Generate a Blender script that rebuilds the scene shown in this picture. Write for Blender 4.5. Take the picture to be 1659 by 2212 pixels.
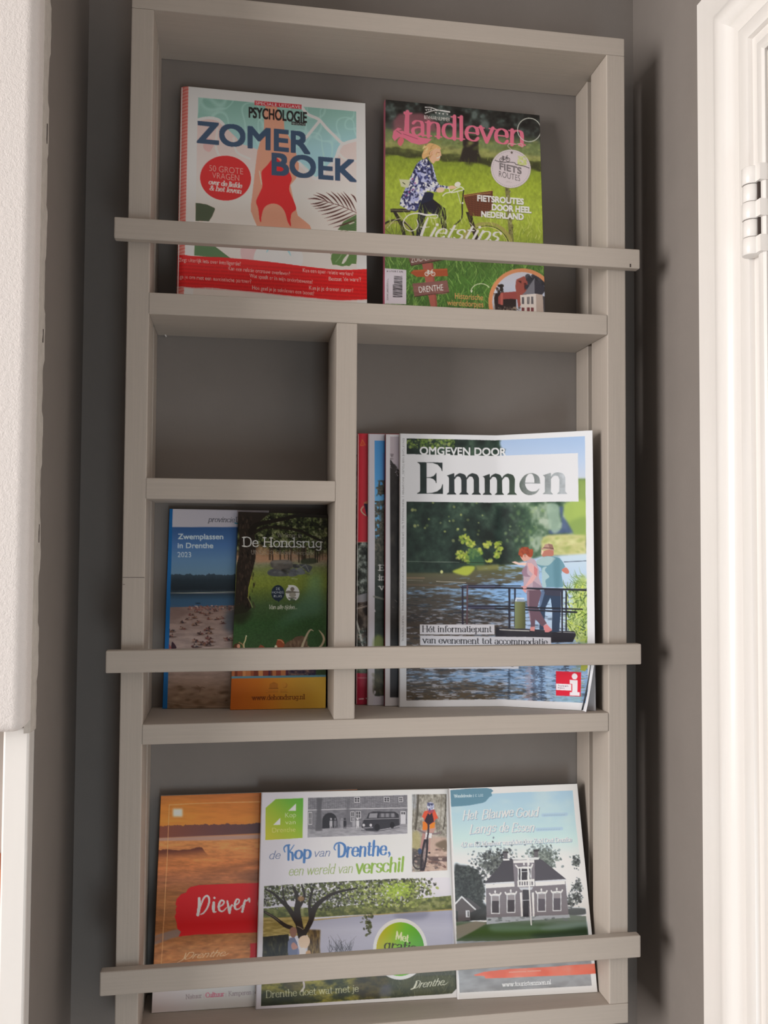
import bpy, bmesh, math, random
import numpy as np
from mathutils import Vector, Matrix

for o in list(bpy.data.objects):
    bpy.data.objects.remove(o)
SC = bpy.context.scene
COL = SC.collection

# ---------------------------------------------------------------- camera
# metres; x along the rack, y into the wall (rack fronts at y = 0), z up, z = 0 near eye height
cam_data = bpy.data.cameras.new('camera')
cam = bpy.data.objects.new('camera', cam_data)
COL.objects.link(cam)
CAM = Vector((0.11999, -0.92119, 0.00765))
yaw, pitch, roll = 0.15877, 0.03626, 0.00608
fwd = Vector((math.sin(yaw) * math.cos(pitch), math.cos(yaw) * math.cos(pitch), math.sin(pitch)))
rgt = fwd.cross(Vector((0, 0, 1))).normalized()
upv = rgt.cross(fwd)
r2 = math.cos(roll) * rgt + math.sin(roll) * upv
u2 = -math.sin(roll) * rgt + math.cos(roll) * upv
M = Matrix((r2, u2, -fwd)).transposed().to_4x4()
M.translation = CAM
cam.matrix_world = M
cam_data.sensor_fit = 'VERTICAL'
cam_data.sensor_height = 24.0
cam_data.lens = 24.0 * 1901.66 / 2212.0
cam_data.clip_start = 0.02
cam_data.clip_end = 30
SC.camera = cam

# ---------------------------------------------------------------- world, lights, exposure
SC.view_settings.view_transform = 'Standard'
SC.view_settings.look = 'None'
SC.view_settings.gamma = 1.0
SC.view_settings.use_curve_mapping = False
SC.view_settings.exposure = 0.0

world = bpy.data.worlds.new('room_light')
SC.world = world
world.use_nodes = True
bg = world.node_tree.nodes['Background']
bg.inputs['Color'].default_value = (1.0, 0.90, 0.84, 1)
bg.inputs['Strength'].default_value = 0.06


def area_light(name, loc, target, sx, sy, power, color):
    l = bpy.data.lights.new(name, 'AREA')
    l.shape = 'RECTANGLE'
    l.size, l.size_y = sx, sy
    l.energy = power
    l.color = color
    o = bpy.data.objects.new(name, l)
    COL.objects.link(o)
    o.location = loc
    d = Vector(target) - Vector(loc)
    o.rotation_euler = d.to_track_quat('-Z', 'Y').to_euler()
    return o


# daylight through the tall window on the left of the room; the second light is an unseen fill added low behind the viewer
area_light('window_daylight_side', (-2.3, -1.2, 0.08), (0.3, -0.1, -0.15), 1.3, 1.2, 92.0, (1.0, 0.955, 0.915))
area_light('low_rear_fill', (0.54, -1.7, -1.0), (0.36, 0.0, -0.40), 0.6, 0.8, 11.0, (0.78, 0.92, 1.0))


# ---------------------------------------------------------------- helpers
def tag(o, label, cat, group=None, kind=None):
    o['label'] = label
    o['category'] = cat
    if group:
        o['group'] = group
    if kind:
        o['kind'] = kind
    return o


def link(o, parent=None):
    COL.objects.link(o)
    if parent is not None:
        o.parent = parent
    return o


def empty(name, loc):
    o = bpy.data.objects.new(name, None)
    o.empty_display_size = 0.02
    o.location = loc
    return link(o)


def mesh_obj(name, bm, mats, parent=None, smooth=False, bevel=0.0, segs=2, angle=35):
    me = bpy.data.meshes.new(name)
    bmesh.ops.recalc_face_normals(bm, faces=bm.faces)
    bm.to_mesh(me)
    bm.free()
    for m in (mats if isinstance(mats, (list, tuple)) else [mats]):
        me.materials.append(m)
    o = bpy.data.objects.new(name, me)
    link(o, parent)
    if parent is not None:
        o.matrix_parent_inverse = Matrix.Translation(parent.location).inverted()
    if smooth:
        for p in me.polygons:
            p.use_smooth = True
    if bevel > 0:
        b = o.modifiers.new('bevel', 'BEVEL')
        b.width = bevel
        b.segments = segs
        b.limit_method = 'ANGLE'
        b.angle_limit = math.radians(angle)
        b.harden_normals = False
    return o


def add_box(bm, x0, x1, y0, y1, z0, z1, mat=0):
    v = [bm.verts.new((x, y, z)) for x in (x0, x1) for y in (y0, y1) for z in (z0, z1)]
    for f in ((0, 1, 3, 2), (4, 6, 7, 5), (0, 4, 5, 1), (2, 3, 7, 6), (0, 2, 6, 4), (1, 5, 7, 3)):
        bm.faces.new([v[i] for i in f]).material_index = mat
    return v


def box_obj(name, x0, x1, y0, y1, z0, z1, mat, parent=None, bevel=0.0):
    bm = bmesh.new()
    add_box(bm, x0, x1, y0, y1, z0, z1)
    return mesh_obj(name, bm, mat, parent, bevel=bevel)


# ---------------------------------------------------------------- materials
def new_mat(name):
    m = bpy.data.materials.new(name)
    m.use_nodes = True
    nt = m.node_tree
    return m, nt, nt.nodes['Principled BSDF']


def paint_mat(name, rgb, var=0.05, rough=0.6, scale=(30, 30, 30), bump=0.15, dist=0.0006, fine=900.0, spec=0.35):
    """Painted surface: slight tone variation, brush or grain relief stretched by scale, and a fine tooth."""
    m, nt, p = new_mat(name)
    N, L = nt.nodes, nt.links
    tc = N.new('ShaderNodeTexCoord')
    mp = N.new('ShaderNodeMapping')
    mp.inputs['Scale'].default_value = scale
    L.new(tc.outputs['Object'], mp.inputs['Vector'])
    n1 = N.new('ShaderNodeTexNoise')
    n1.inputs['Scale'].default_value = 1.0
    n1.inputs['Detail'].default_value = 6
    n1.inputs['Roughness'].default_value = 0.65
    L.new(mp.outputs[0], n1.inputs['Vector'])
    n2 = N.new('ShaderNodeTexNoise')
    n2.inputs['Scale'].default_value = fine
    n2.inputs['Detail'].default_value = 3
    L.new(tc.outputs['Object'], n2.inputs['Vector'])
    r = N.new('ShaderNodeValToRGB')
    r.color_ramp.elements[0].position = 0.3
    r.color_ramp.elements[1].position = 0.75
    r.color_ramp.elements[0].color = tuple(c * (1 - var) for c in rgb) + (1,)
    r.color_ramp.elements[1].color = tuple(min(1, c * (1 + var)) for c in rgb) + (1,)
    L.new(n1.outputs['Fac'], r.inputs['Fac'])
    L.new(r.outputs['Color'], p.inputs['Base Color'])
    a = N.new('ShaderNodeMath')
    a.operation = 'MULTIPLY_ADD'
    L.new(n2.outputs['Fac'], a.inputs[0])
    a.inputs[1].default_value = 0.5
    L.new(n1.outputs['Fac'], a.inputs[2])
    b = N.new('ShaderNodeBump')
    b.inputs['Strength'].default_value = bump
    b.inputs['Distance'].default_value = dist
    L.new(a.outputs[0], b.inputs['Height'])
    L.new(b.outputs['Normal'], p.inputs['Normal'])
    p.inputs['Roughness'].default_value = rough
    p.inputs['Specular IOR Level'].default_value = spec
    return m


def plain_mat(name, rgb, rough=0.55, spec=0.4):
    return paint_mat(name, rgb, var=0.03, rough=rough, scale=(60, 60, 60), bump=0.03, dist=0.0002, spec=spec)


RACK = (0.44, 0.388, 0.342)
M_post = paint_mat('taupe_paint_upright', RACK, var=0.05, scale=(420, 420, 9), bump=0.35, dist=0.0005)
M_board = paint_mat('taupe_paint_level', RACK, var=0.045, scale=(9, 420, 420), bump=0.3, dist=0.0005)
M_wall = paint_mat('grey_wall_paint', (0.225, 0.200, 0.184), var=0.04, scale=(14, 14, 14), bump=0.25, dist=0.0006, fine=420)
M_white = paint_mat('white_gloss_paint', (0.80, 0.77, 0.745), var=0.02, rough=0.28, scale=(60, 60, 6), bump=0.12, dist=0.0004, spec=0.5)
M_plaster = paint_mat('white_textured_plaster', (0.76, 0.71, 0.69), var=0.02, rough=0.8, scale=(260, 260, 260), bump=0.55, dist=0.0012, fine=700)
M_filler = paint_mat('ragged_filler', (0.56, 0.52, 0.48), var=0.10, rough=0.85, scale=(120, 120, 90), bump=0.5, dist=0.0012)
M_ceil = plain_mat('ceiling_white', (0.72, 0.69, 0.66), rough=0.9)
M_floor = plain_mat('floor_wood', (0.34, 0.27, 0.21), rough=0.6)
M_beige = plain_mat('beige_wall', (0.62, 0.55, 0.50), rough=0.9)
M_gap = plain_mat('shadow_gap_brown', (0.05, 0.035, 0.03), rough=0.9)
M_mark = plain_mat('dark_scuff', (0.06, 0.045, 0.04), rough=0.9)

# ---------------------------------------------------------------- the setting
XL, XR, YB = -0.0587, 0.5945, 0.0952
ZC, ZF = 1.05, -1.55


def struct(o):
    o['kind'] = 'structure'
    return o


struct(box_obj('wall_back', XL - 0.05, XR + 0.12, YB, YB + 0.10, ZF, ZC, M_wall))
struct(box_obj('wall_right', XR, XR + 0.12, -2.2, YB, ZF, ZC, M_wall))
struct(box_obj('ceiling', -2.2, XR + 0.12, -2.2, YB + 0.1, ZC, ZC + 0.1, M_ceil))
struct(box_obj('floor', -2.2, XR + 0.12, -2.2, YB + 0.1, ZF - 0.1, ZF, M_floor))
# grey return on the left of the rack, running forward to the ragged paint edge
struct(box_obj('wall_left', XL - 0.022, XL, -0.1015, YB, ZF, ZC, M_wall))

# white wall that faces the room in front of it, with a rounded corner and a rounded lower edge
bm = bmesh.new()
add_box(bm, -0.90, XL + 0.0005, -0.146, -0.104, -0.1515, ZC)
wf = mesh_obj('wall_front', bm, M_plaster, bevel=0.010, segs=5, smooth=True)
struct(wf)
# ragged bead of filler between white wall and grey return
bm = bmesh.new()
rng = random.Random(5)
n = 150
z0, z1 = -0.156, 0.62
prev = None
ridge = 0.0
for i in range(n + 1):
    z = z0 + (z1 - z0) * i / n
    ridge = ridge * 0.6 + rng.uniform(-0.0012, 0.0012)
    step = 0.0016 if (i // 9) % 2 else 0.0
    ya = -0.1015 + ridge + step * 0.7
    ring = [bm.verts.new((XL - 0.004, -0.125, z)), bm.verts.new((XL + 0.0009, -0.1225, z)),
            bm.verts.new((XL + 0.0016 + rng.uniform(-.0002, .0002), -0.112 + ridge, z)),
            bm.verts.new((XL + 0.0012 + step * 0.4, ya - 0.002, z)), bm.verts.new((XL + 0.0002, ya + 0.0015, z)),
            bm.verts.new((XL - 0.004, ya + 0.0015, z))]
    if prev:
        for k in range(6):
            bm.faces.new((prev[k], prev[(k + 1) % 6], ring[(k + 1) % 6], ring[k]))
    else:
        bm.faces.new(ring)
    prev = ring
bm.faces.new(prev)
bead = mesh_obj('trim_1', bm, M_filler)
struct(bead)
# short open slits in the bead where the filler has cracked
for z, ln in ((0.372, 0.018), (0.19, 0.012), (0.015, 0.016)):
    box_obj('crack', XL + 0.0008, XL + 0.0022, -0.1098, -0.1090, z - ln / 2, z + ln / 2, M_mark, bead)

# white wooden post under the white wall
struct(box_obj('trim_2', -0.0800, XL, -0.122, -0.1015, ZF, -0.1515, M_white, bevel=0.002))
# beige surface glimpsed past that post
struct(box_obj('wall_side', -0.34, -0.082, -0.012, 0.10, ZF, ZC, M_beige))

# ---- door on the right wall: moulded casing, leaf, hinge
PROFILE = [(0.0, 0.0), (0.0, 0.0150), (0.0018, 0.0165), (0.032, 0.0165), (0.0370, 0.0185), (0.0430, 0.0190), (0.0480, 0.0175),
           (0.0540, 0.0120), (0.0600, 0.0088), (0.0650, 0.0078), (0.0668, 0.0098), (0.0700, 0.0108), (0.0790, 0.0106), (0.0815, 0.0094),
           (0.0830, 0.0052), (0.0930, 0.0046), (0.0945, 0.0082), (0.0965, 0.0092), (0.1030, 0.0090), (0.1050, 0.0070), (0.1050, 0.0)]
Y0, ZT = -0.0890, 0.5690
bm = bmesh.new()
rings = []
for (stage, zz) in (('a', ZF), ('b', None), ('c', None)):
    ring = []
    for d_, h_ in PROFILE:
        if stage == 'a':
            ring.append(bm.verts.new((XR - h_, Y0 - d_, ZF)))
        elif stage == 'b':
            ring.append(bm.verts.new((XR - h_, Y0 - d_, ZT - d_)))
        else:
            ring.append(bm.verts.new((XR - h_, -1.10, ZT - d_)))
    rings.append(ring)
for a, b in zip(rings, rings[1:]):
    for i in range(len(PROFILE) - 1):
        bm.faces.new((a[i], a[i + 1], b[i + 1], b[i]))
frame = mesh_obj('door_frame', bm, M_white, smooth=False)
for p in frame.data.polygons:
    p.use_smooth = True
frame.modifiers.new('edges', 'EDGE_SPLIT').split_angle = math.radians(38)
door = empty('door_1', (XR, Y0 - 0.108, ZF))
door['kind'] = 'structure'
frame.parent = door
frame.matrix_parent_inverse = Matrix.Translation(door.location).inverted()
bm = bmesh.new()
add_box(bm, XR - 0.0065, XR - 0.0002, -1.0, Y0 - 0.1068, ZF, ZT - 0.1068)
mesh_obj('door_leaf', bm, M_white, door, bevel=0.0025, segs=3)
box_obj('rebate', XR - 0.0012, XR - 0.0001, -1.0, Y0 - 0.1045, ZF, ZT - 0.1045, M_gap, door)


def add_cyl(bm, c, r, z0, z1, n=28, chamfer=0.0006, mat=0):
    rr = [(r - chamfer, z0), (r, z0 + chamfer), (r, z1 - chamfer), (r - chamfer, z1)]
    rs = [[bm.verts.new((c[0] + q * math.cos(2 * math.pi * i / n), c[1] + q * math.sin(2 * math.pi * i / n), z)) for i in range(n)] for q, z in rr]
    for a, b in zip(rs, rs[1:]):
        for i in range(n):
            bm.faces.new((a[i], a[(i + 1) % n], b[(i + 1) % n], b[i])).smooth = True
    bm.faces.new(rs[0][::-1])
    bm.faces.new(rs[-1])


hz0, hz1 = 0.2755, 0.3580
hc = (XR - 0.0125, Y0 - 0.0905)
step = (hz1 - hz0) / 5
hin = None
for k in range(5):
    bm = bmesh.new()
    add_cyl(bm, hc, 0.0086 if k % 2 == 0 else 0.0079, hz0 + k * step + 0.0003, hz0 + (k + 1) * step - 0.0003)
    if k % 2 == 0:   # knuckles of the leaf side carry a flap to the door
        add_box(bm, hc[0] - 0.001, XR - 0.004, hc[1] - 0.0155, hc[1] - 0.004, hz0 + k * step + 0.0006, hz0 + (k + 1) * step - 0.0006)
    kn = mesh_obj('hinge', bm, M_white, door) if k == 0 else mesh_obj('knuckle', bm, M_white, hin)
    if k == 0:
        hin = kn
bm = bmesh.new()
add_box(bm, hc[0] + 0.001, XR - 0.0045, hc[1] - 0.0098, hc[1] - 0.0079, hz0 + 0.004, hz1 - 0.004)
mesh_obj('hinge_gap', bm, M_gap, hin)

# ---------------------------------------------------------------- the rack
W = 0.54
XI0, XI1 = 0.0225, 0.5181          # inner faces of the side posts
XD0, XD1 = 0.2155, 0.2377          # divider
ZTOP0, ZTOP1 = 0.5605, 0.5808
ZA0, ZA1 = 0.2418, 0.2642          # upper shelf
ZM0, ZM1 = 0.0520, 0.0735          # short shelf
ZB0, ZB1 = -0.1960, -0.1757        # lower shelf
ZBT0, ZBT1 = -0.5110, -0.4898      # bottom board
YD = 0.0948
rack = empty('magazine_rack', (W / 2, YD / 2, ZBT0))
tag(rack, 'tall taupe painted wooden magazine rack with open shelves and three front rails', 'rack')
BV = 0.0011
for x0, x1 in ((0.0, XI0), (XI1, W)):
    box_obj('side_post', x0, x1, 0.0, 0.0455, ZBT1, ZTOP0, M_post, rack, BV)
for x0, x1 in ((0.0006, XI0 - 0.0005), (XI1 + 0.0005, W - 0.0006)):
    box_obj('rear_batten', x0, x1, 0.0580, YD, ZBT1, ZTOP0, M_post, rack, BV)
box_obj('top_board', 0.0, W, 0.0, YD, ZTOP0, ZTOP1, M_board, rack, BV)
box_obj('bottom_board', 0.0, W, 0.0, YD, ZBT0, ZBT1, M_board, rack, BV)
box_obj('shelf', XI0 - 0.0006, XI1 + 0.0002, -0.0005, YD, ZA0, ZA1, M_board, rack, BV)
box_obj('shelf', XI0 - 0.0006, XD0 + 0.0002, -0.0005, YD, ZM0, ZM1, M_board, rack, BV)
box_obj('shelf', XI0 - 0.0006, XI1 + 0.0002, -0.0005, YD, ZB0, ZB1, M_board, rack, BV)
box_obj('divider', XD0, XD1, 0.0, 0.0935, ZB1, ZA0, M_post, rack, BV)
for xl, xr, zb, zt, tilt in ((-0.0122, 0.5521, 0.3147, 0.3364, 0.0), (-0.0131, 0.5516, -0.1222, -0.0998, 0.0), (-0.0133, 0.5494, -0.4365, -0.4131, 0.0)):
    bm = bmesh.new()
    add_box(bm, xl, xr, -0.0114, -0.0006, zb, zt)
    rail = mesh_obj('front_rail', bm, M_board, rack, bevel=0.0014, segs=3)
# nicks and scuffs in the paint
nick = bmesh.new()
add_box(nick, 0.0006, 0.0222, -0.00012, 0.0002, -0.0279, -0.0275)
add_box(nick, 0.0009, 0.0030, -0.00012, 0.0002, -0.0350, -0.0346)
mesh_obj('scratch', nick, M_mark, rack)
box_obj('nick', 0.5396, 0.5412, -0.01155, -0.0112, 0.3158, 0.3195, M_mark, rack)
# white plastic wall plug left under the upper shelf
bm = bmesh.new()
vv = add_box(bm, 0.0298, 0.0312, 0.0895, YB - 0.0002, 0.2400, 0.2452)
bmesh.ops.rotate(bm, verts=bm.verts, cent=(0.0305, 0.092, 0.2425), matrix=Matrix.Rotation(math.radians(-32), 3, 'Y'))
pl = mesh_obj('wall_plug', bm, M_white, bevel=0.0003)
tag(pl, 'tiny white plastic plug in the wall under the upper shelf', 'plug')

# ---------------------------------------------------------------- print shop: procedural cover artwork
# Each cover is painted by code into an array of colours and laid onto a dense sheet as a colour attribute.
def hash2(ix, iy, seed):
    h = (ix.astype(np.int64) * 374761393 + iy.astype(np.int64) * 668265263 + seed * 1274126177) & 0x7fffffff
    h = ((h ^ (h >> 13)) * 1103515245) & 0x7fffffff
    return ((h ^ (h >> 16)) & 0xffff) / 65535.0


def vnoise(x, y, seed):
    ix, iy = np.floor(x), np.floor(y)
    fx, fy = x - ix, y - iy
    fx, fy = fx * fx * (3 - 2 * fx), fy * fy * (3 - 2 * fy)
    a, b = hash2(ix, iy, seed), hash2(ix + 1, iy, seed)
    c, d = hash2(ix, iy + 1, seed), hash2(ix + 1, iy + 1, seed)
    return (a * (1 - fx) + b * fx) * (1 - fy) + (c * (1 - fx) + d * fx) * fy


def fbm(x, y, sx, sy=None, seed=1, octs=3):
    sy = sy or sx
    v, amp, tot = 0.0, 1.0, 0.0
    for k in range(octs):
        v = v + amp * vnoise(x / sx * 2 ** k, y / sy * 2 ** k, seed + 17 * k)
        tot += amp
        amp *= 0.55
    return v / tot


def col(c):
    if isinstance(c, str):
        return np.array([int(c[i:i + 2], 16) for i in (0, 2, 4)], float) / 255
    return np.array(c, float) / 255


def mixc(a, b, t):
    t = np.clip(t, 0, 1)[..., None]
    return col(a) * (1 - t) + col(b) * t


def ramp(stops, t):
    """stops: [(pos, colour)...] sampled at array t."""
    ps = [p for p, _ in stops]
    cs = np.array([col(c) for _, c in stops])
    return np.stack([np.interp(t, ps, cs[:, k]) for k in range(3)], -1)


def smooth(pts, n=8, closed=False):
    """Catmull-Rom through points (each point may carry extra values such as a width)."""
    P = [np.array(p, float) for p in pts]
    N = len(P)
    if N < 3:
        return np.array(P)
    out = []
    for i in range(N if closed else N - 1):
        if closed:
            p0, p1, p2, p3 = P[i - 1], P[i], P[(i + 1) % N], P[(i + 2) % N]
        else:
            p0, p1, p2, p3 = P[max(i - 1, 0)], P[i], P[i + 1], P[min(i + 2, N - 1)]
        for k in range(n):
            t = k / n
            out.append(0.5 * (2 * p1 + (p2 - p0) * t + (2 * p0 - 5 * p1 + 4 * p2 - p3) * t * t + (3 * p1 - p0 - 3 * p2 + p3) * t ** 3))
    if not closed:
        out.append(P[-1])
    return np.array(out)


_text_cache = {}


def text_tris(s):
    """Filled letter outlines of the built-in sans typeface as triangles, em units."""
    key = s
    if key not in _text_cache:
        cu = bpy.data.curves.new('type', 'FONT')
        cu.body = s
        cu.resolution_u = 7
        ob = bpy.data.objects.new('type', cu)
        COL.objects.link(ob)
        dg = bpy.context.evaluated_depsgraph_get()
        ev = ob.evaluated_get(dg)
        me = ev.to_mesh()
        me.calc_loop_triangles()
        co = np.array([v.co[:2] for v in me.vertices]).reshape(-1, 2)
        tr = np.array([t.vertices[:] for t in me.loop_triangles], int).reshape(-1, 3)
        ev.to_mesh_clear()
        bpy.data.objects.remove(ob)
        bpy.data.curves.remove(cu)
        _text_cache[key] = co[tr] if len(tr) else np.zeros((0, 3, 2))
    return _text_cache[key]


# a drawn alphabet for seriffed and written lettering: cap height 1, x-height .64, strokes are poly-lines (l) or splines (c)
def _l(*p):
    return ('l', [(p[i], p[i + 1]) for i in range(0, len(p), 2)])


def _c(*p):
    return ('c', [(p[i], p[i + 1]) for i in range(0, len(p), 2)])


X_ = .64
GL = {
    'a': (.52, [_c(.08, .52, .17, .62, .28, .64, .38, .6, .42, .48), _l(.42, .48, .42, .08), _c(.42, .08, .45, .01, .52, .02), _c(.42, .36, .25, .36, .1, .28, .07, .15, .14, .02, .27, .01, .42, .14)], ''),
    'b': (.58, [_l(.12, 0, .12, 1), _c(.12, .5, .2, .61, .33, .64, .47, .55, .52, .33, .47, .1, .33, 0, .2, .03, .12, .13)], 't12'),
    'c': (.5, [_c(.45, .52, .38, .61, .27, .64, .12, .55, .06, .32, .12, .09, .27, 0, .38, .03, .46, .13)], ''),
    'd': (.58, [_l(.46, 0, .46, 1), _c(.46, .5, .38, .61, .25, .64, .11, .55, .06, .33, .11, .1, .25, 0, .38, .03, .46, .13)], 't46 r46'),
    'e': (.52, [_c(.07, .34, .25, .34, .46, .34), _c(.46, .34, .43, .54, .28, .64, .12, .55, .06, .32, .12, .09, .28, 0, .4, .03, .47, .13)], ''),
    'f': (.36, [_c(.4, .93, .33, 1, .22, .97, .17, .82), _l(.17, .82, .17, 0), _l(.04, X_, .34, X_)], 'b17'),
    'g': (.55, [_c(.44, .5, .36, .61, .25, .64, .12, .55, .07, .35, .12, .14, .25, .06, .36, .1, .44, .2), _l(.44, .64, .44, -.08), _c(.44, -.08, .38, -.24, .25, -.29, .1, -.22)], 'R44'),
    'h': (.6, [_l(.12, 0, .12, 1), _c(.12, .45, .2, .59, .34, .64, .45, .58, .48, .44), _l(.48, .44, .48, 0)], 't12 b12 b48'),
    'i': (.26, [_l(.13, 0, .13, X_), ('d', [(.13, .88)])], 'x13 b13'),
    'j': (.26, [_l(.14, X_, .14, -.1), _c(.14, -.1, .1, -.24, -.02, -.27), ('d', [(.14, .88)])], 'x14'),
    'k': (.56, [_l(.12, 0, .12, 1), _l(.46, X_, .13, .27), _l(.24, .37, .5, 0)], 't12 b12 b49 X46'),
    'l': (.26, [_l(.13, 0, .13, 1)], 't13 b13'),
    'm': (.9, [_l(.12, 0, .12, X_), _c(.12, .45, .2, .59, .31, .64, .41, .58, .44, .44), _l(.44, .44, .44, 0), _c(.44, .45, .52, .59, .63, .64, .74, .58, .77, .44), _l(.77, .44, .77, 0)], 'x12 b12 b44 b77'),
    'n': (.6, [_l(.12, 0, .12, X_), _c(.12, .45, .2, .59, .34, .64, .45, .58, .48, .44), _l(.48, .44, .48, 0)], 'x12 b12 b48'),
    'o': (.56, [_c(.28, .64, .12, .55, .06, .32, .12, .09, .28, 0, .44, .09, .5, .32, .44, .55, .28, .64)], ''),
    'p': (.58, [_l(.12, -.28, .12, X_), _c(.12, .5, .2, .61, .33, .64, .47, .55, .52, .33, .47, .1, .33, 0, .2, .03, .12, .13)], 'x12 q12'),
    'r': (.42, [_l(.12, 0, .12, X_), _c(.12, .42, .2, .58, .3, .64, .4, .6)], 'x12 b12'),
    's': (.46, [_c(.4, .53, .33, .62, .22, .64, .1, .57, .1, .42, .22, .34, .35, .28, .4, .14, .32, .02, .2, 0, .06, .1)], ''),
    't': (.36, [_c(.16, .86, .16, .3, .17, .1, .24, .01, .35, .05), _l(.03, X_, .33, X_)], ''),
    'u': (.6, [_l(.12, X_, .12, .2), _c(.12, .2, .15, .05, .26, 0, .4, .05, .48, .19), _l(.48, X_, .48, 0)], 'x12 x48 r48'),
    'v': (.54, [_l(.05, X_, .27, 0), _l(.27, 0, .49, X_)], 'X06 X48'),
    'w': (.8, [_l(.05, X_, .24, 0), _l(.24, 0, .4, X_), _l(.4, X_, .56, 0), _l(.56, 0, .75, X_)], 'X06 X40 X74'),
    'y': (.54, [_l(.05, X_, .28, 0), _c(.49, X_, .28, 0, .17, -.22, .05, -.26)], 'X06 X48'),
    'z': (.5, [_l(.06, X_, .44, X_), _l(.44, X_, .06, 0), _l(.06, 0, .45, 0)], ''),
    'B': (.68, [_l(.14, 0, .14, 1), _c(.14, 1, .4, 1, .56, .9, .55, .62, .4, .53, .14, .53), _c(.14, .53, .42, .53, .62, .43, .62, .12, .42, 0, .14, 0)], 'b14 t14'),
    'C': (.7, [_c(.62, .82, .52, .96, .38, 1, .16, .86, .07, .5, .16, .14, .38, 0, .52, .04, .63, .2)], ''),
    'D': (.76, [_l(.14, 0, .14, 1), _c(.14, 1, .4, 1, .62, .86, .69, .5, .62, .14, .4, 0, .14, 0)], 'b14 t14'),
    'E': (.64, [_l(.14, 0, .14, 1), _l(.14, 1, .56, 1, .56, .86), _l(.14, .52, .46, .52), _l(.14, 0, .58, 0, .58, .15)], 'b14 t14'),
    'F': (.6, [_l(.14, 0, .14, 1), _l(.14, 1, .58, 1), _l(.14, .5, .48, .5)], 'b14 t14'),
    'G': (.76, [_c(.64, .82, .53, .96, .39, 1, .16, .86, .07, .5, .16, .14, .39, 0, .55, .05, .65, .18), _l(.65, .18, .65, .45), _l(.44, .45, .7, .45)], ''),
    'H': (.8, [_l(.15, 0, .15, 1), _l(.65, 0, .65, 1), _l(.15, .52, .65, .52)], 'b15 t15 b65 t65'),
    'K': (.72, [_l(.14, 0, .14, 1), _l(.6, 1, .15, .42), _l(.28, .56, .64, 0)], 'b14 t14 b63'),
    'L': (.6, [_l(.14, 1, .14, 0), _l(.14, 0, .56, 0, .57, .15)], 't14'),
    'M': (.9, [_l(.12, 0, .16, 1), _l(.16, 1, .45, .15), _l(.45, .15, .74, 1), _l(.74, 1, .78, 0)], 'b12 b78'),
    'N': (.8, [_l(.14, 0, .14, 1), _l(.14, 1, .66, 0), _l(.66, 0, .66, 1)], 'b14 t12 t66'),
    'O': (.78, [_c(.39, 1, .16, .86, .07, .5, .16, .14, .39, 0, .62, .14, .71, .5, .62, .86, .39, 1)], ''),
    'S': (.58, [_c(.5, .84, .4, .97, .28, 1, .12, .9, .1, .7, .24, .56, .42, .46, .52, .3, .46, .08, .28, 0, .14, .04, .06, .18)], ''),
    'U': (.76, [_l(.14, 1, .14, .3), _c(.14, .3, .2, .06, .38, 0, .55, .06, .62, .3), _l(.62, .3, .62, 1)], 't14 t62'),
    'V': (.7, [_l(.04, 1, .35, 0), _l(.35, 0, .66, 1)], 't06 t64'),
    'W': (1.0, [_l(.04, 1, .28, 0), _l(.28, 0, .5, .95), _l(.5, .95, .72, 0), _l(.72, 0, .96, 1)], 't06 t94'),
    'Z': (.64, [_l(.08, 1, .56, 1), _l(.56, 1, .07, 0), _l(.07, 0, .58, 0)], ''),
    '2': (.54, [_c(.08, .8, .16, .95, .28, 1, .42, .92, .44, .72, .3, .4, .07, 0), _l(.07, 0, .48, 0)], ''),
    '4': (.56, [_l(.4, 0, .4, 1, .05, .28, .52, .28)], ''),
    '6': (.54, [_c(.44, .9, .32, 1, .16, .84, .08, .4, .14, .08, .28, 0, .42, .1, .46, .32, .38, .52, .26, .56, .1, .4)], ''),
    ',': (.24, [_l(.13, .06, .07, -.14)], ''),
    '.': (.24, [('d', [(.12, .05)])], ''),
    '|': (.3, [_l(.15, -.1, .15, .95)], ''),
    '-': (.36, [_l(.05, .36, .31, .36)], ''),
    '&': (.7, [_c(.62, .45, .5, .1, .3, 0, .1, .1, .1, .3, .3, .5, .42, .75, .32, .95, .2, .9, .18, .72, .35, .4, .66, 0)], ''),
    ' ': (.3, [], ''),
}
GL['\u00e9'] = (.52, GL['e'][1] + [_l(.24, .76, .36, .93)], '')


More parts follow.
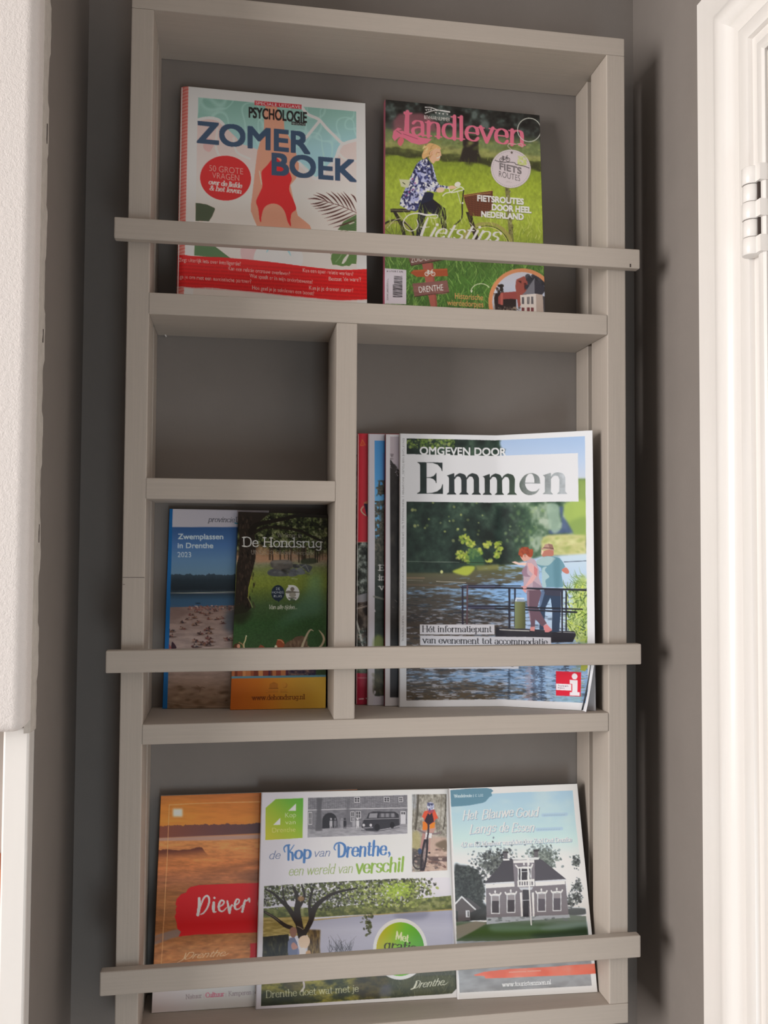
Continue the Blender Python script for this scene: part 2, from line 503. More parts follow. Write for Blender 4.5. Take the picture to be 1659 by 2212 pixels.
def glyph_strokes(s, thick, thin, serif, slant=0.0, track=0.0):
    """-> list of ('s', pts[x,y,w]) strokes, and total width, cap-height units."""
    out, x = [], 0.0
    for ch in s:
        adv, strokes, ser = GL.get(ch, GL['o'])
        for kind, pts in strokes:
            if kind == 'd':
                px, py = pts[0]
                r = thick * 0.62
                q = np.array([[px, py, 2 * r], [px + 0.001, py, 2 * r]])
            else:
                q = np.array(pts, float)
                if kind == 'c':
                    q = smooth(q, 5)
                d = np.gradient(q, axis=0)
                if kind == 'l' and len(q) == 2:
                    q = np.array([q[0], (q[0] + q[1]) / 2, q[1]])
                    d = np.array([q[2] - q[0]] * 3)
                if kind == 'l' and len(q) > 3:
                    for a, b in zip(q, q[1:]):
                        dd = b - a
                        w = thin + (thick - thin) * abs(dd[1] / (np.hypot(*dd) + 1e-9)) ** 1.6
                        out.append(np.array([[a[0] + x + slant * a[1], a[1], w], [b[0] + x + slant * b[1], b[1], w]]))
                    continue
                t = np.abs(d[:, 1]) / (np.hypot(d[:, 0], d[:, 1]) + 1e-9)
                w = thin + (thick - thin) * t ** 1.6
                q = np.column_stack([q, w])
            q = q.copy()
            q[:, 0] += x + slant * q[:, 1]
            out.append(q)
        if serif > 0:
            for tk in ser.split():
                px = int(tk[1:]) / 100
                y = {'b': 0, 'r': 0, 't': 1, 'x': X_, 'X': X_, 'R': X_, 'q': -.28}[tk[0]]
                yy = y + (thin / 2 if y <= 0 else -thin / 2)
                a, b = px - thick / 2 - serif, px + thick / 2 + serif
                if tk[0] in 'x':
                    b = px
                if tk[0] == 't' and ch in 'bdhkl':
                    b = px
                if tk[0] in 'rR':
                    a = px
                out.append(np.array([[a + x + slant * yy, yy, thin], [b + x + slant * yy, yy, thin]]))
        x += adv + track
    return out, x


class Art:
    """A painted sheet. Coordinates are layout units; frame() shifts and scales what follows."""

    def __init__(self, x0, y0, x1, y1, paper, scale=2.0):
        self.x0, self.y0, self.s = x0, y0, scale
        self.w, self.h = int((x1 - x0) * scale), int((y1 - y0) * scale)
        self.a = np.ones((self.h, self.w, 3)) * col(paper)
        self.ox = self.oy = 0.0
        self.fs = 1.0

    def frame(self, ox=0.0, oy=0.0, fs=1.0):
        self.ox, self.oy, self.fs = ox, oy, fs
        return self

    def P(self, pts):
        p = np.array(pts, float)
        q = p.copy()
        q[..., 0] = (self.ox + p[..., 0] / self.fs - self.x0) * self.s
        q[..., 1] = (self.oy + p[..., 1] / self.fs - self.y0) * self.s
        if p.shape[-1] > 2:
            q[..., 2] = p[..., 2] / self.fs * self.s
        return q

    def box(self, q, pad=2):
        x0, y0 = np.floor(q[:, 0].min() - pad), np.floor(q[:, 1].min() - pad)
        x1, y1 = np.ceil(q[:, 0].max() + pad), np.ceil(q[:, 1].max() + pad)
        return max(int(x0), 0), max(int(y0), 0), min(int(x1) + 1, self.w), min(int(y1) + 1, self.h)

    def grid(self, b):
        x0, y0, x1, y1 = b
        X, Y = np.meshgrid(np.arange(x0, x1) + 0.5, np.arange(y0, y1) + 0.5)
        return X, Y

    def lay(self, b, m, color, alpha=1.0):
        x0, y0, x1, y1 = b
        if x1 <= x0 or y1 <= y0:
            return
        if callable(color):
            X, Y = self.grid(b)
            c = color(self.unx(X), self.uny(Y))
            if isinstance(c, tuple):
                c, al = c
                m = m * al
        else:
            c = col(color)
        m = (m * alpha)[..., None]
        self.a[y0:y1, x0:x1] = self.a[y0:y1, x0:x1] * (1 - m) + c * m

    def unx(self, X):
        return (X / self.s + self.x0 - self.ox) * self.fs

    def uny(self, Y):
        return (Y / self.s + self.y0 - self.oy) * self.fs

    def mask_poly(self, q, feather=0.0):
        """scan-line fill, 3 sub-rows, exact horizontal coverage."""
        b = self.box(q, 2 + feather * 2)
        x0, y0, x1, y1 = b
        if x1 <= x0 or y1 <= y0:
            return b, np.zeros((0, 0))
        m = np.zeros((y1 - y0, x1 - x0))
        A, B = q, np.roll(q, -1, 0)
        K = 3
        edges = np.arange(x0, x1 + 1)
        for r in range(y1 - y0):
            for k in range(K):
                y = y0 + r + (k + .5) / K
                hit = (A[:, 1] <= y) != (B[:, 1] <= y)
                if not hit.any():
                    continue
                a_, b_ = A[hit], B[hit]
                xs = np.sort(a_[:, 0] + (y - a_[:, 1]) / (b_[:, 1] - a_[:, 1]) * (b_[:, 0] - a_[:, 0]))
                for i in range(0, len(xs) - 1, 2):
                    c = np.clip(xs[i + 1] - edges, 0, None) - np.clip(xs[i] - edges, 0, None)
                    m[r] += np.clip(c[:-1] - c[1:], 0, 1) / K
        m = np.clip(m, 0, 1)
        if feather > 0:
            m = self.blur(m, feather)
        return b, m

    @staticmethod
    def blur(m, r):
        k = max(1, int(round(r)))
        for _ in range(2):
            for ax in (0, 1):
                pad = [(0, 0)] * m.ndim
                pad[ax] = (k + 1, k)
                c = np.cumsum(np.pad(m, pad, mode='edge'), ax)
                n = m.shape[ax]
                m = (np.take(c, np.arange(2 * k + 1, 2 * k + 1 + n), ax) - np.take(c, np.arange(0, n), ax)) / (2 * k + 1)
        return m

    def poly(self, pts, color, alpha=1.0, curve=False, feather=0.0):
        if curve:
            pts = smooth(pts, 8, closed=True)
        q = self.P(pts)
        b, m = self.mask_poly(q, feather / self.fs * self.s)
        if m.size:
            self.lay(b, m, color, alpha)
        return self

    def rect(self, x0, y0, x1, y1, color, alpha=1.0, feather=0.0):
        return self.poly([(x0, y0), (x1, y0), (x1, y1), (x0, y1)], color, alpha, feather=feather)

    def ellipse(self, cx, cy, rx, ry, color, alpha=1.0, ang=0.0, feather=0.0, ring=None):
        c = self.P([(cx, cy)])[0]
        k = self.s / self.fs
        R = max(rx, ry) * k + 3 + feather * k
        b = self.box(np.array([[c[0] - R, c[1] - R], [c[0] + R, c[1] + R]]))
        if b[2] <= b[0] or b[3] <= b[1]:
            return self
        X, Y = self.grid(b)
        ca, sa = math.cos(math.radians(ang)), math.sin(math.radians(ang))
        u, v = (X - c[0]) * ca + (Y - c[1]) * sa, -(X - c[0]) * sa + (Y - c[1]) * ca
        rr = np.sqrt((u / (rx * k)) ** 2 + (v / (ry * k)) ** 2)
        sd = (rr - 1) * min(rx, ry) * k
        f = max(1.0, feather * k * 2)
        if ring:
            m = np.clip(0.5 - (np.abs(sd) - ring * k / 2) / f, 0, 1)
        else:
            m = np.clip(0.5 - sd / f, 0, 1)
        self.lay(b, m, color, alpha)
        return self

    def line(self, pts, w, color, alpha=1.0, curve=False, feather=0.0):
        p = np.array(pts, float)
        if p.shape[1] == 2:
            p = np.column_stack([p, np.ones(len(p)) * w])
        if curve:
            p = smooth(p, 8)
        self.strokes([self.P(p)], color, alpha, feather)
        return self

    def strokes(self, qs, color, alpha=1.0, feather=0.0):
        allq = np.vstack(qs)
        b = self.box(allq, 3 + allq[:, 2].max() + feather * self.s)
        x0, y0, x1, y1 = b
        if x1 <= x0 or y1 <= y0:
            return
        m = np.zeros((y1 - y0, x1 - x0))
        f = max(1.0, feather / self.fs * self.s * 2)
        for q in qs:
            for a, e in zip(q, q[1:]):
                R = max(a[2], e[2]) / 2 + 2 + f
                i0, i1 = int(max(min(a[0], e[0]) - R, x0)), int(min(max(a[0], e[0]) + R + 1, x1))
                j0, j1 = int(max(min(a[1], e[1]) - R, y0)), int(min(max(a[1], e[1]) + R + 1, y1))
                if i1 <= i0 or j1 <= j0:
                    continue
                X, Y = np.meshgrid(np.arange(i0, i1) + .5, np.arange(j0, j1) + .5)
                dx, dy = e[0] - a[0], e[1] - a[1]
                L2 = dx * dx + dy * dy + 1e-9
                t = np.clip(((X - a[0]) * dx + (Y - a[1]) * dy) / L2, 0, 1)
                dist = np.hypot(X - a[0] - t * dx, Y - a[1] - t * dy)
                r = (a[2] + t * (e[2] - a[2])) / 2
                c = np.clip(0.5 - (dist - r) / f, 0, 1)
                sl = m[j0 - y0:j1 - y0, i0 - x0:i1 - x0]
                np.maximum(sl, c, out=sl)
        self.lay(b, m, color, alpha)

    def text(self, s, p0, p1, h, color, weight=0.0, up=None, alpha=1.0, shadow=None, blur=0.0):
        """Sans lettering from baseline point p0 to p1 with capitals h tall."""
        T = text_tris(s)
        if not len(T):
            return self
        mn, mx = T[..., 0].min(), T[..., 0].max()
        p0, p1 = np.array(p0, float), np.array(p1, float)
        ux = (p1 - p0) / (mx - mn)
        uy = np.array(up if up is not None else (0, -h), float) / 0.69
        Q = p0 + (T[..., 0:1] - mn) * ux + T[..., 1:2] * uy
        q = self.P(Q)
        b = self.box(q.reshape(-1, 2), 4)
        x0, y0, x1, y1 = b
        if x1 <= x0 or y1 <= y0:
            return self
        K = 3
        m = np.zeros(((y1 - y0) * K, (x1 - x0) * K), bool)
        t = (q - np.array([x0, y0])) * K
        for A, B, C in t:
            i0, i1 = int(max(min(A[0], B[0], C[0]), 0)), int(min(max(A[0], B[0], C[0]) + 1, m.shape[1] - 1))
            j0, j1 = int(max(min(A[1], B[1], C[1]), 0)), int(min(max(A[1], B[1], C[1]) + 1, m.shape[0] - 1))
            if i1 < i0 or j1 < j0:
                continue
            X, Y = np.meshgrid(np.arange(i0, i1 + 1) + .5, np.arange(j0, j1 + 1) + .5)
            e1 = (B[0] - A[0]) * (Y - A[1]) - (B[1] - A[1]) * (X - A[0])
            e2 = (C[0] - B[0]) * (Y - B[1]) - (C[1] - B[1]) * (X - B[0])
            e3 = (A[0] - C[0]) * (Y - C[1]) - (A[1] - C[1]) * (X - C[0])
            ins = ((e1 >= 0) & (e2 >= 0) & (e3 >= 0)) | ((e1 <= 0) & (e2 <= 0) & (e3 <= 0))
            m[j0:j1 + 1, i0:i1 + 1] |= ins
        R = int(round(abs(weight) * math.hypot(*uy) / self.fs * self.s * K))
        if R:
            src = ~m if weight < 0 else m
            out = src.copy()
            for dy in range(-R, R + 1):
                out |= np.roll(src, dy, 0)
            src = out.copy()
            for dx in range(-R, R + 1):
                out |= np.roll(src, dx, 1)
            m = ~out if weight < 0 else out
        mm = m.reshape(y1 - y0, K, x1 - x0, K).mean((1, 3))
        if blur:
            mm = self.blur(mm, blur)
        if shadow:
            sh = np.roll(self.blur(mm, 2), (2, 1), (0, 1))
            self.lay(b, sh, shadow[0], shadow[1])
        self.lay(b, mm, color, alpha)
        return self

    def script(self, s, p0, p1, h, color, thick=.14, thin=.05, serif=0.0, slant=0.0, up=None, alpha=1.0, track=0.0, shadow=None, jit=0.0, seed=1):
        """Drawn lettering (see GL) from p0 to p1, capitals h tall; thick and thin are pen widths relative to h."""
        st, wd = glyph_strokes(s, thick, thin, serif, slant, track)
        xs = np.concatenate([q[:, 0] for q in st])
        mn, mx = xs.min(), xs.max()
        p0, p1 = np.array(p0, float), np.array(p1, float)
        ux = (p1 - p0) / (mx - mn)
        uy = np.array(up if up is not None else (0, -h), float)
        rg = random.Random(seed)
        out = []
        for q in st:
            pos = p0 + (q[:, 0:1] - mn) * ux + q[:, 1:2] * uy
            if jit:
                pos = pos + np.array([rg.uniform(-jit, jit), rg.uniform(-jit, jit)])
            out.append(self.P(np.column_stack([pos, q[:, 2] * h])))
        if shadow:
            sh = [q + np.array([1.6, 1.8, 1.5]) for q in out]
            self.strokes(sh, shadow[0], shadow[1], 1.5)
        self.strokes(out, color, alpha)
        return self

    def dabs(self, n, where, size, colors, seed=1, elong=1.0, ang=None, alpha=(0.5, 1.0), feather=0.0, clip=None):
        """Scatter of soft dabs: leaves, ripples, grass. where: (x0,y0,x1,y1) or function(rng)->(x,y)."""
        rg = random.Random(seed)
        for _ in range(n):
            if callable(where):
                x, y = where(rg)
            else:
                x, y = rg.uniform(where[0], where[2]), rg.uniform(where[1], where[3])
            if clip and not clip(x, y):
                continue
            r = rg.uniform(*size)
            a = rg.uniform(*ang) if ang else rg.uniform(0, 180)
            self.ellipse(x, y, r * elong, r, rg.choice(colors), rg.uniform(*alpha), a, feather * r)
        return self

    def blades(self, n, box, length, w, colors, seed=1, lean=(-35, 35), alpha=(.4, .9)):
        rg = random.Random(seed)
        for _ in range(n):
            x, y = rg.uniform(box[0], box[2]), rg.uniform(box[1], box[3])
            L = rg.uniform(*length)
            t = math.radians(rg.uniform(*lean))
            b = rg.uniform(-.3, .3)
            mid = (x + math.sin(t) * L * .5, y - math.cos(t) * L * .5)
            end = (x + math.sin(t + b) * L, y - math.cos(t + b) * L)
            ww = rg.uniform(*w)
            self.line([(x, y, ww), mid + (ww * .8,), end + (ww * .15,)], 0, rg.choice(colors), rg.uniform(*alpha))
        return self

    def clipped(self, pts, fn, curve=False, feather=0.0):
        """Run fn(self) and keep its paint only inside the outline pts."""
        if curve:
            pts = smooth(pts, 8, closed=True)
        b, m = self.mask_poly(self.P(pts), feather / self.fs * self.s)
        x0, y0, x1, y1 = b
        old = self.a.copy()
        fn(self)
        new = self.a
        self.a = old
        mm = m[..., None]
        self.a[y0:y1, x0:x1] = old[y0:y1, x0:x1] * (1 - mm) + new[y0:y1, x0:x1] * mm
        return self

    def sample(self, X, Y):
        """bilinear colour (sRGB 0..1) at layout points."""
        u = np.clip((X - self.x0) * self.s - .5, 0, self.w - 1.001)
        v = np.clip((Y - self.y0) * self.s - .5, 0, self.h - 1.001)
        i, j = u.astype(int), v.astype(int)
        f, g = (u - i)[..., None], (v - j)[..., None]
        a = self.a
        i1, j1 = np.minimum(i + 1, self.w - 1), np.minimum(j + 1, self.h - 1)
        return (a[j, i] * (1 - f) + a[j, i1] * f) * (1 - g) + (a[j1, i] * (1 - f) + a[j1, i1] * f) * g


def lin(c):
    c = np.clip(c, 0, 1)
    return np.where(c <= 0.04045, c / 12.92, ((c + 0.055) / 1.055) ** 2.4)


def cover_mat(name, rough=0.42, spec=0.45):
    m, nt, p = new_mat(name)
    at = nt.nodes.new('ShaderNodeVertexColor')
    at.layer_name = 'print'
    nt.links.new(at.outputs['Color'], p.inputs['Base Color'])
    tc = nt.nodes.new('ShaderNodeTexCoord')
    nz = nt.nodes.new('ShaderNodeTexNoise')
    nz.inputs['Scale'].default_value = 38
    nz.inputs['Detail'].default_value = 2
    nt.links.new(tc.outputs['Object'], nz.inputs['Vector'])
    bp = nt.nodes.new('ShaderNodeBump')
    bp.inputs['Strength'].default_value = 0.10
    bp.inputs['Distance'].default_value = 0.0015
    nt.links.new(nz.outputs['Fac'], bp.inputs['Height'])
    nt.links.new(bp.outputs['Normal'], p.inputs['Normal'])
    p.inputs['Roughness'].default_value = rough
    p.inputs['Specular IOR Level'].default_value = spec
    return m


M_print = cover_mat('printed_cover_satin', 0.38)
M_print_gloss = cover_mat('printed_cover_gloss', 0.22, 0.5)
M_print_matte = cover_mat('printed_cover_matte', 0.6, 0.3)
M_pages = paint_mat('page_edges', (0.70, 0.68, 0.65), var=0.06, rough=0.85, scale=(30, 3000, 30), bump=0.3, dist=0.0003)


def hom(src, dst):
    A, B = [], []
    for (x, y), (u, v) in zip(src, dst):
        A += [[x, y, 1, 0, 0, 0, -u * x, -u * y], [0, 0, 0, x, y, 1, -v * x, -v * y]]
        B += [u, v]
    h = np.linalg.solve(np.array(A, float), np.array(B, float))
    return np.append(h, 1).reshape(3, 3)


def sheet_colors(me, rgb, gain):
    n = len(me.vertices)
    at = me.color_attributes.new('print', 'FLOAT_COLOR', 'POINT')
    c = np.ones((n, 4), np.float32)
    c[:, :3] = np.clip(lin(rgb) * gain, 0.003, 0.86)
    at.data.foreach_set('color', c.ravel())


def sheet_mesh(name, S, thick_dir, mat, parent, art_xy, art, gain, edge=0.00018):
    """Dense printed sheet. S: (nv, nu, 3) surface points, art_xy: (nv, nu, 2) layout points."""
    nv, nu = S.shape[:2]
    v = S.reshape(-1, 3)
    idx = np.arange(nv * nu).reshape(nv, nu)
    q = np.stack([idx[:-1, :-1], idx[1:, :-1], idx[1:, 1:], idx[:-1, 1:]], -1).reshape(-1, 4)
    rgb = art.sample(art_xy[..., 0], art_xy[..., 1]).reshape(-1, 3)
    # paper thickness: a rim that goes back from the edge, and a back face
    bi = np.concatenate([idx[0, :], idx[1:, -1], idx[-1, -2::-1], idx[-2:0:-1, 0]])
    rim = v[bi] + np.array(thick_dir) * edge
    nb = len(bi)
    base = len(v)
    v = np.vstack([v, rim])
    k = np.arange(nb)
    rq = np.stack([bi[k], bi[(k + 1) % nb], base + (k + 1) % nb, base + k], -1)
    rgb = np.vstack([rgb, np.clip(rgb[bi] * .5 + .42, 0, 1)])
    faces = np.vstack([q, rq])
    me = bpy.data.meshes.new(name)
    me.vertices.add(len(v))
    me.vertices.foreach_set('co', v.astype(np.float32).ravel())
    me.loops.add(faces.size)
    me.loops.foreach_set('vertex_index', faces.astype(np.int32).ravel())
    me.polygons.add(len(faces))
    me.polygons.foreach_set('loop_start', np.arange(0, faces.size, 4, dtype=np.int32))
    me.update(calc_edges=True)
    me.polygons.foreach_set('use_smooth', np.ones(len(faces), bool))
    sheet_colors(me, rgb, gain)
    me.materials.append(mat)
    o = bpy.data.objects.new(name, me)
    link(o, parent)
    o.matrix_parent_inverse = Matrix.Translation(parent.location).inverted()
    return o


def slab(name, parent, C, n, d0, d1, mat, inset=(0, 0, 0, 0), bevel=0.0):
    """Block behind the quad C (top-left, top-right, bottom-right, bottom-left), between depths d0 and d1 along n."""
    C = [Vector(c) for c in C]
    ux, uy = (C[1] - C[0]).normalized(), (C[3] - C[0]).normalized()
    l, r, t, b = inset
    Q = [C[0] + ux * l + uy * t, C[1] - ux * r + uy * t, C[2] - ux * r - uy * b, C[3] + ux * l - uy * b]
    bm = bmesh.new()
    zmin = min(C[2].z, C[3].z)
    N_ = 14

    def at(u, v, d):
        p = (Q[0] * (1 - u) + Q[1] * u) * (1 - v) + (Q[3] * (1 - u) + Q[2] * u) * v + n * d
        p.z = max(p.z, zmin)
        return bm.verts.new(p)
    A = [[at(i / N_, j / N_, d0) for i in range(N_ + 1)] for j in range(N_ + 1)]
    B = [[at(i / N_, j / N_, d1) for i in range(N_ + 1)] for j in range(N_ + 1)]
    for G in (A, B):
        for j in range(N_):
            for i in range(N_):
                bm.faces.new((G[j][i], G[j][i + 1], G[j + 1][i + 1], G[j + 1][i]))
    for i in range(N_):
        for a, b in (((0, i), (0, i + 1)), ((N_, i), (N_, i + 1)), ((i, 0), (i + 1, 0)), ((i, N_), (i + 1, N_))):
            bm.faces.new((A[a[0]][a[1]], A[b[0]][b[1]], B[b[0]][b[1]], B[a[0]][a[1]]))
    return mesh_obj(name, bm, mat, parent, bevel=bevel)


def magazine(name, label, cat, group, C, A, art, gain, thick, mat=None, spine=None, back=None, dens=0.9, round_left=0.0, pages=None, coarse=1.0):
    """C: cover corners in metres (tl, tr, br, bl); A: the same corners on the layout. Builds root > front_cover, page_block, back_cover, spine."""
    C = [Vector(c) for c in C]
    n = (C[1] - C[0]).cross(C[3] - C[0]).normalized()
    if n.y < 0:
        n = -n
    root = empty(name, (C[2] + C[3]) / 2 + n * thick / 2)
    tag(root, label, cat, group)
    wpx = math.dist(A[0], A[1])
    hpx = math.dist(A[0], A[3])
    nu, nv = int(wpx * dens * coarse) + 2, int(hpx * dens * coarse) + 2
    s, t = np.meshgrid(np.linspace(0, 1, nu), np.linspace(0, 1, nv))
    c = [np.array(p) for p in C]
    S = (c[0] * (1 - s)[..., None] + c[1] * s[..., None]) * (1 - t)[..., None] + (c[3] * (1 - s)[..., None] + c[2] * s[..., None]) * t[..., None]
    if round_left:
        k = np.clip(1 - s * (wpx / round_left), 0, 1)
        S = S + (k ** 2)[..., None] * np.array(n) * thick * 0.45
    S[..., 2] = np.maximum(S[..., 2], min(C[2].z, C[3].z))
    H = hom([(0, 0), (1, 0), (1, 1), (0, 1)], A)
    wq = H[2, 0] * s + H[2, 1] * t + H[2, 2]
    axy = np.stack([(H[0, 0] * s + H[0, 1] * t + H[0, 2]) / wq, (H[1, 0] * s + H[1, 1] * t + H[1, 2]) / wq], -1)
    sheet_mesh('front_cover', S, n, mat or M_print, root, axy, art, gain)
    slab('page_block', root, C, n, 0.0004 if not round_left else thick * .3, thick - 0.0006, pages or M_pages, (.0004 + round_left * .00002, .0007, .0007, .0006))
    slab('back_cover', root, C, n, thick - 0.0005, thick, back or M_pages)
    if spine:
        bm = bmesh.new()
        a, b = C[0], C[3]
        ux = (C[1] - C[0]).normalized()
        m_ = 7
        rows = []
        for i in range(m_ + 1):
            ang = math.pi * i / m_
            off = n * (thick / 2 * (1 - math.cos(ang))) - ux * (0.0009 * math.sin(ang)) 
            lo = b + off
            lo.z = max(lo.z, min(C[2].z, C[3].z))
            rows.append((bm.verts.new(a + off), bm.verts.new(lo)))
        for p, q in zip(rows, rows[1:]):
            bm.faces.new((p[0], q[0], q[1], p[1]))
        mesh_obj('spine', bm, spine, root, smooth=True)
    return root

# ---------------------------------------------------------------- cover artwork
def art_bather():
    A = Art(376, 178, 798, 678, 'd3c8c6')
    # striped margin band
    A.poly([(388, 183), (407.5, 187), (397, 657), (378, 655)], 'd98078')
    for i in range(66):
        y = 186 + i * 7.5
        x = 390 - (y - 186) * 0.0215
        A.line([(x - 3, y + 2.6), (x + 17, y - .6)], 3.3, 'b95a54', .85)
    A.poly([(407.5, 180), (420, 180), (410, 660), (397, 660)], 'd3c8c6')
    PIC = [(428.3, 211), (769.5, 241), (771.5, 660), (417.3, 642)]

    def pic(A):
        A.rect(410, 200, 780, 670, lambda X, Y: ramp([(200, 'bfa5a3'), (330, 'd0b3b0'), (420, 'dabfbc'), (640, 'd8bab5')], Y + .0 * X))
        A.poly([(446, 300), (462, 305), (461, 318), (452, 330), (440, 322), (441, 308)], 'b58f8f', .6, True)
        for pts in ([(470, 280), (467, 320), (478, 345)], [(505, 300), (512, 330), (540, 345)], [(730, 330), (745, 345), (770, 350)]):
            A.line(pts, 5, 'e3d2d2', .35, True)
        water = [(424, 205), (775, 236), (772, 303), (748, 309), (739, 313), (731, 323), (726, 338), (719, 349), (708, 361), (686, 385), (676, 382), (667, 368),
                 (646, 352), (630, 330), (600, 300), (560, 326), (540, 318), (521, 313), (512, 300), (481, 269), (470, 259.5), (447, 257.5), (424, 263)]
        def pool(X, Y):
            c = ramp([(215, '769f95'), (260, '82aaa3'), (320, '8eb6bd'), (385, '90b9cb')], Y + (X - 600) * .05)
            w = np.clip(1 - np.abs(fbm(X, Y, 34, 34, 5, 1) - .5) * 14, 0, 1) + np.clip(1 - np.abs(fbm(X, Y, 27, 27, 15, 1) - .42) * 14, 0, 1)
            return c + (col('c2ded9') - c) * (.30 * np.clip(w, 0, 1))[..., None]
        A.poly(water, pool)
        for pts in ([(650, 228), (665, 247), (689, 259), (706, 278), (724, 296), (740, 311), (753, 308), (772, 303)], [(691, 262), (676, 281), (664, 296), (652, 308)],
                    [(741, 311), (733, 323), (727, 340), (720, 351), (706, 366), (686, 387), (676, 384), (664, 371), (647, 354)], [(424, 261), (447, 256), (470, 259), (483, 270)]):
            A.line(pts, 6.2, 'dcd5d9', 1, True)
        skin = [(574.5, 228), (597, 229), (606, 250), (614, 262), (615, 280), (626, 299), (631, 311), (641, 334), (641, 349), (646, 354), (646.5, 366), (640, 388), (628, 402),
                (634, 430), (641, 456), (644, 468), (658, 479), (670, 489), (674, 500), (660, 512), (560, 500), (549, 475), (543, 459), (542.6, 445), (546, 426), (550, 385), (554, 350), (557, 327), (571, 279), (571, 248)]
        A.poly(skin, 'd78b74')
        A.poly([(557, 327), (566, 330), (560, 395), (556, 430), (549, 470), (543, 459), (543, 445), (550, 385)], 'cf8a76', .8)
        A.line([(561, 372), (563, 384), (566, 400)], 2.4, 'e6b5a5', .9, True)
        suit = [(588, 346), (578, 359), (567, 371), (565.5, 381), (567.5, 403), (564, 414), (556, 431), (554, 440), (558.5, 453), (561.5, 477), (564.5, 481.5), (566, 468), (570, 454), (578, 445.5), (592, 442),
                (606, 447), (616, 460), (621.5, 479), (626, 488), (629, 490.5), (628.5, 476), (631, 463), (640, 455), (639, 446), (633, 431), (626, 414), (627, 401), (631, 391), (630, 384), (624, 372), (601, 345), (594, 342)]
        A.poly(suit, 'cb1f24', 1, True)
        # right-hand monstera leaf and the dark palm frond over it
        A.frame(580, 410, 7.213)
        A.poly([(1080, 640), (1130, 570), (1170, 510), (1370, 400), (1370, 660)], '4f6b42')
        A.poly([(1250, 545), (1330, 515), (1350, 525), (1270, 560)], 'd6bcb6')
        for k in range(4):
            A.line([(1130, 610 + k * 22), (1370, 520 + k * 34)], 9, '35502f', .6)
        A.poly([(985, 1020), (975, 1090), (1000, 1180), (1060, 1180), (1150, 1205), (1210, 1192), (1260, 1200), (1300, 1165), (1370, 1165), (1380, 960), (1060, 950)], '557541')
        A.poly([(1140, 1165), (1170, 1090), (1250, 995), (1255, 1030), (1210, 1120), (1170, 1165)], 'd9c0b8')
        A.line([(1165, 975), (1110, 1070), (1050, 1140)], 8, '93a684', .8)
        A.poly([(955, 970), (1010, 960), (970, 1020)], '7d6a5c')
        stem = [(850, 182), (940, 208), (1030, 236), (1110, 260), (1250, 318), (1370, 372)]
        A.line(stem, 10, '4c302c', 1, True)
        up = [((850, 182), (610, 158)), ((930, 205), (705, 95)), ((1015, 230), (750, 60)), ((1105, 255), (900, 55)), ((1180, 283), (975, 40)), ((1250, 315), (1070, 60)), ((1310, 345), (1130, 60)), ((1365, 350), (1165, 40)), ((1375, 215), (1280, 80))]
        lo = [((880, 192), (650, 237)), ((940, 210), (690, 277)), ((1025, 238), (725, 311)), ((1110, 262), (775, 352)), ((1180, 295), (825, 406)), ((1255, 322), (875, 461)), ((1320, 352), (915, 501)), ((1375, 385), (932, 566)), ((1375, 470), (1015, 602))]
        for grp, bend in ((up, -26), (lo, 22)):
            for (bx, by), (tx, ty) in grp:
                mx, my = (bx * .5 + tx * .5), (by * .5 + ty * .5)
                L = math.hypot(tx - bx, ty - by)
                nx, ny = -(ty - by) / L, (tx - bx) / L
                if bend < 0 and bx < 900:
                    nx = ny = 0
                s = -bend if bend < 0 else bend
                A.line([(bx, by, 5), (mx + nx * s * -1 * (1 if bend > 0 else -1) * .0 + (10 if bend < 0 else 0), my + s * .6 * (-1 if bend < 0 else 1), 25), (tx, ty, 2)], 0, '4c302c', 1, True)
        A.frame(370, 410, 7.213)
        A.poly([(380, 222), (440, 225), (560, 246), (680, 300), (682, 330), (640, 430), (590, 505), (380, 500)], '3f4c37')
        A.poly([(355, 780), (560, 820), (640, 862), (760, 950), (945, 1090), (350, 1035)], '4d6c48')
        A.frame(0, 0, 1)
        A.poly([(525, 530), (560, 532), (556, 568), (524, 562)], 'd19fa2', .8, True)
        A.ellipse(602, 560, 53, 42, 'cdccd4')
        A.line([(571, 560), (574, 546), (590, 535)], 5, 'd9d4d6', .9, True)
        A.line([(577, 546, 2), (583, 537, 5), (596, 532, 4)], 0, '8fb8cb', 1, True)
        A.line([(612, 533, 4), (622, 541, 5), (629, 554, 1.5)], 0, '8fb8cb', 1, True)
    A.clipped(PIC, pic)
    # round red flash
    A.ellipse(487.7, 387, 55.3, 48.6, 'ba1f23', 1, 4)
    A.text('50 GROTE', (452, 371.3), (526, 379), 13, 'e49a90', -.012)
    A.text('VRAGEN', (458.5, 387), (517.5, 393.3), 13, 'e49a90', -.012)
    A.script('over de liefde', (452, 400), (523, 408.5), 10.5, 'efc9c2', .2, .1, .03, .18)
    A.script('& het leven', (454, 413), (522, 420.5), 10.5, 'efc9c2', .2, .1, .03, .18)
    # titles
    A.poly([(551, 217.5), (652.3, 226.7), (651.8, 236.5), (550.5, 227.5)], 'b32a35')
    A.text('SPECIALE UITGAVE', (553, 226), (650, 235.2), 6.6, 'eecfd0', .006)
    A.text('PSYCHOLOGIE', (538.5, 254.5), (663, 266), 22.5, '1b1617', .018)
    A.poly([(630.5, 263.5), (661, 266.3), (660.5, 273.2), (630, 270.5)], '1b1617')
    A.text('MAGAZINE', (631.5, 270), (659.5, 272.6), 4.8, 'a9bdb8')
    A.text('ZOMER', (427, 308.6), (668.7, 333.5), 45, '304661', .03)
    A.text('BOEK', (589.2, 378.6), (768.3, 393.8), 45.5, '304661', .03)
    # wavy red band with questions
    top = [(376, 549), (411, 554), (440, 556), (480, 557.5), (540, 562.5), (600, 569), (649, 575.5), (691, 580.5), (726, 583.7), (760, 584), (800, 582)]
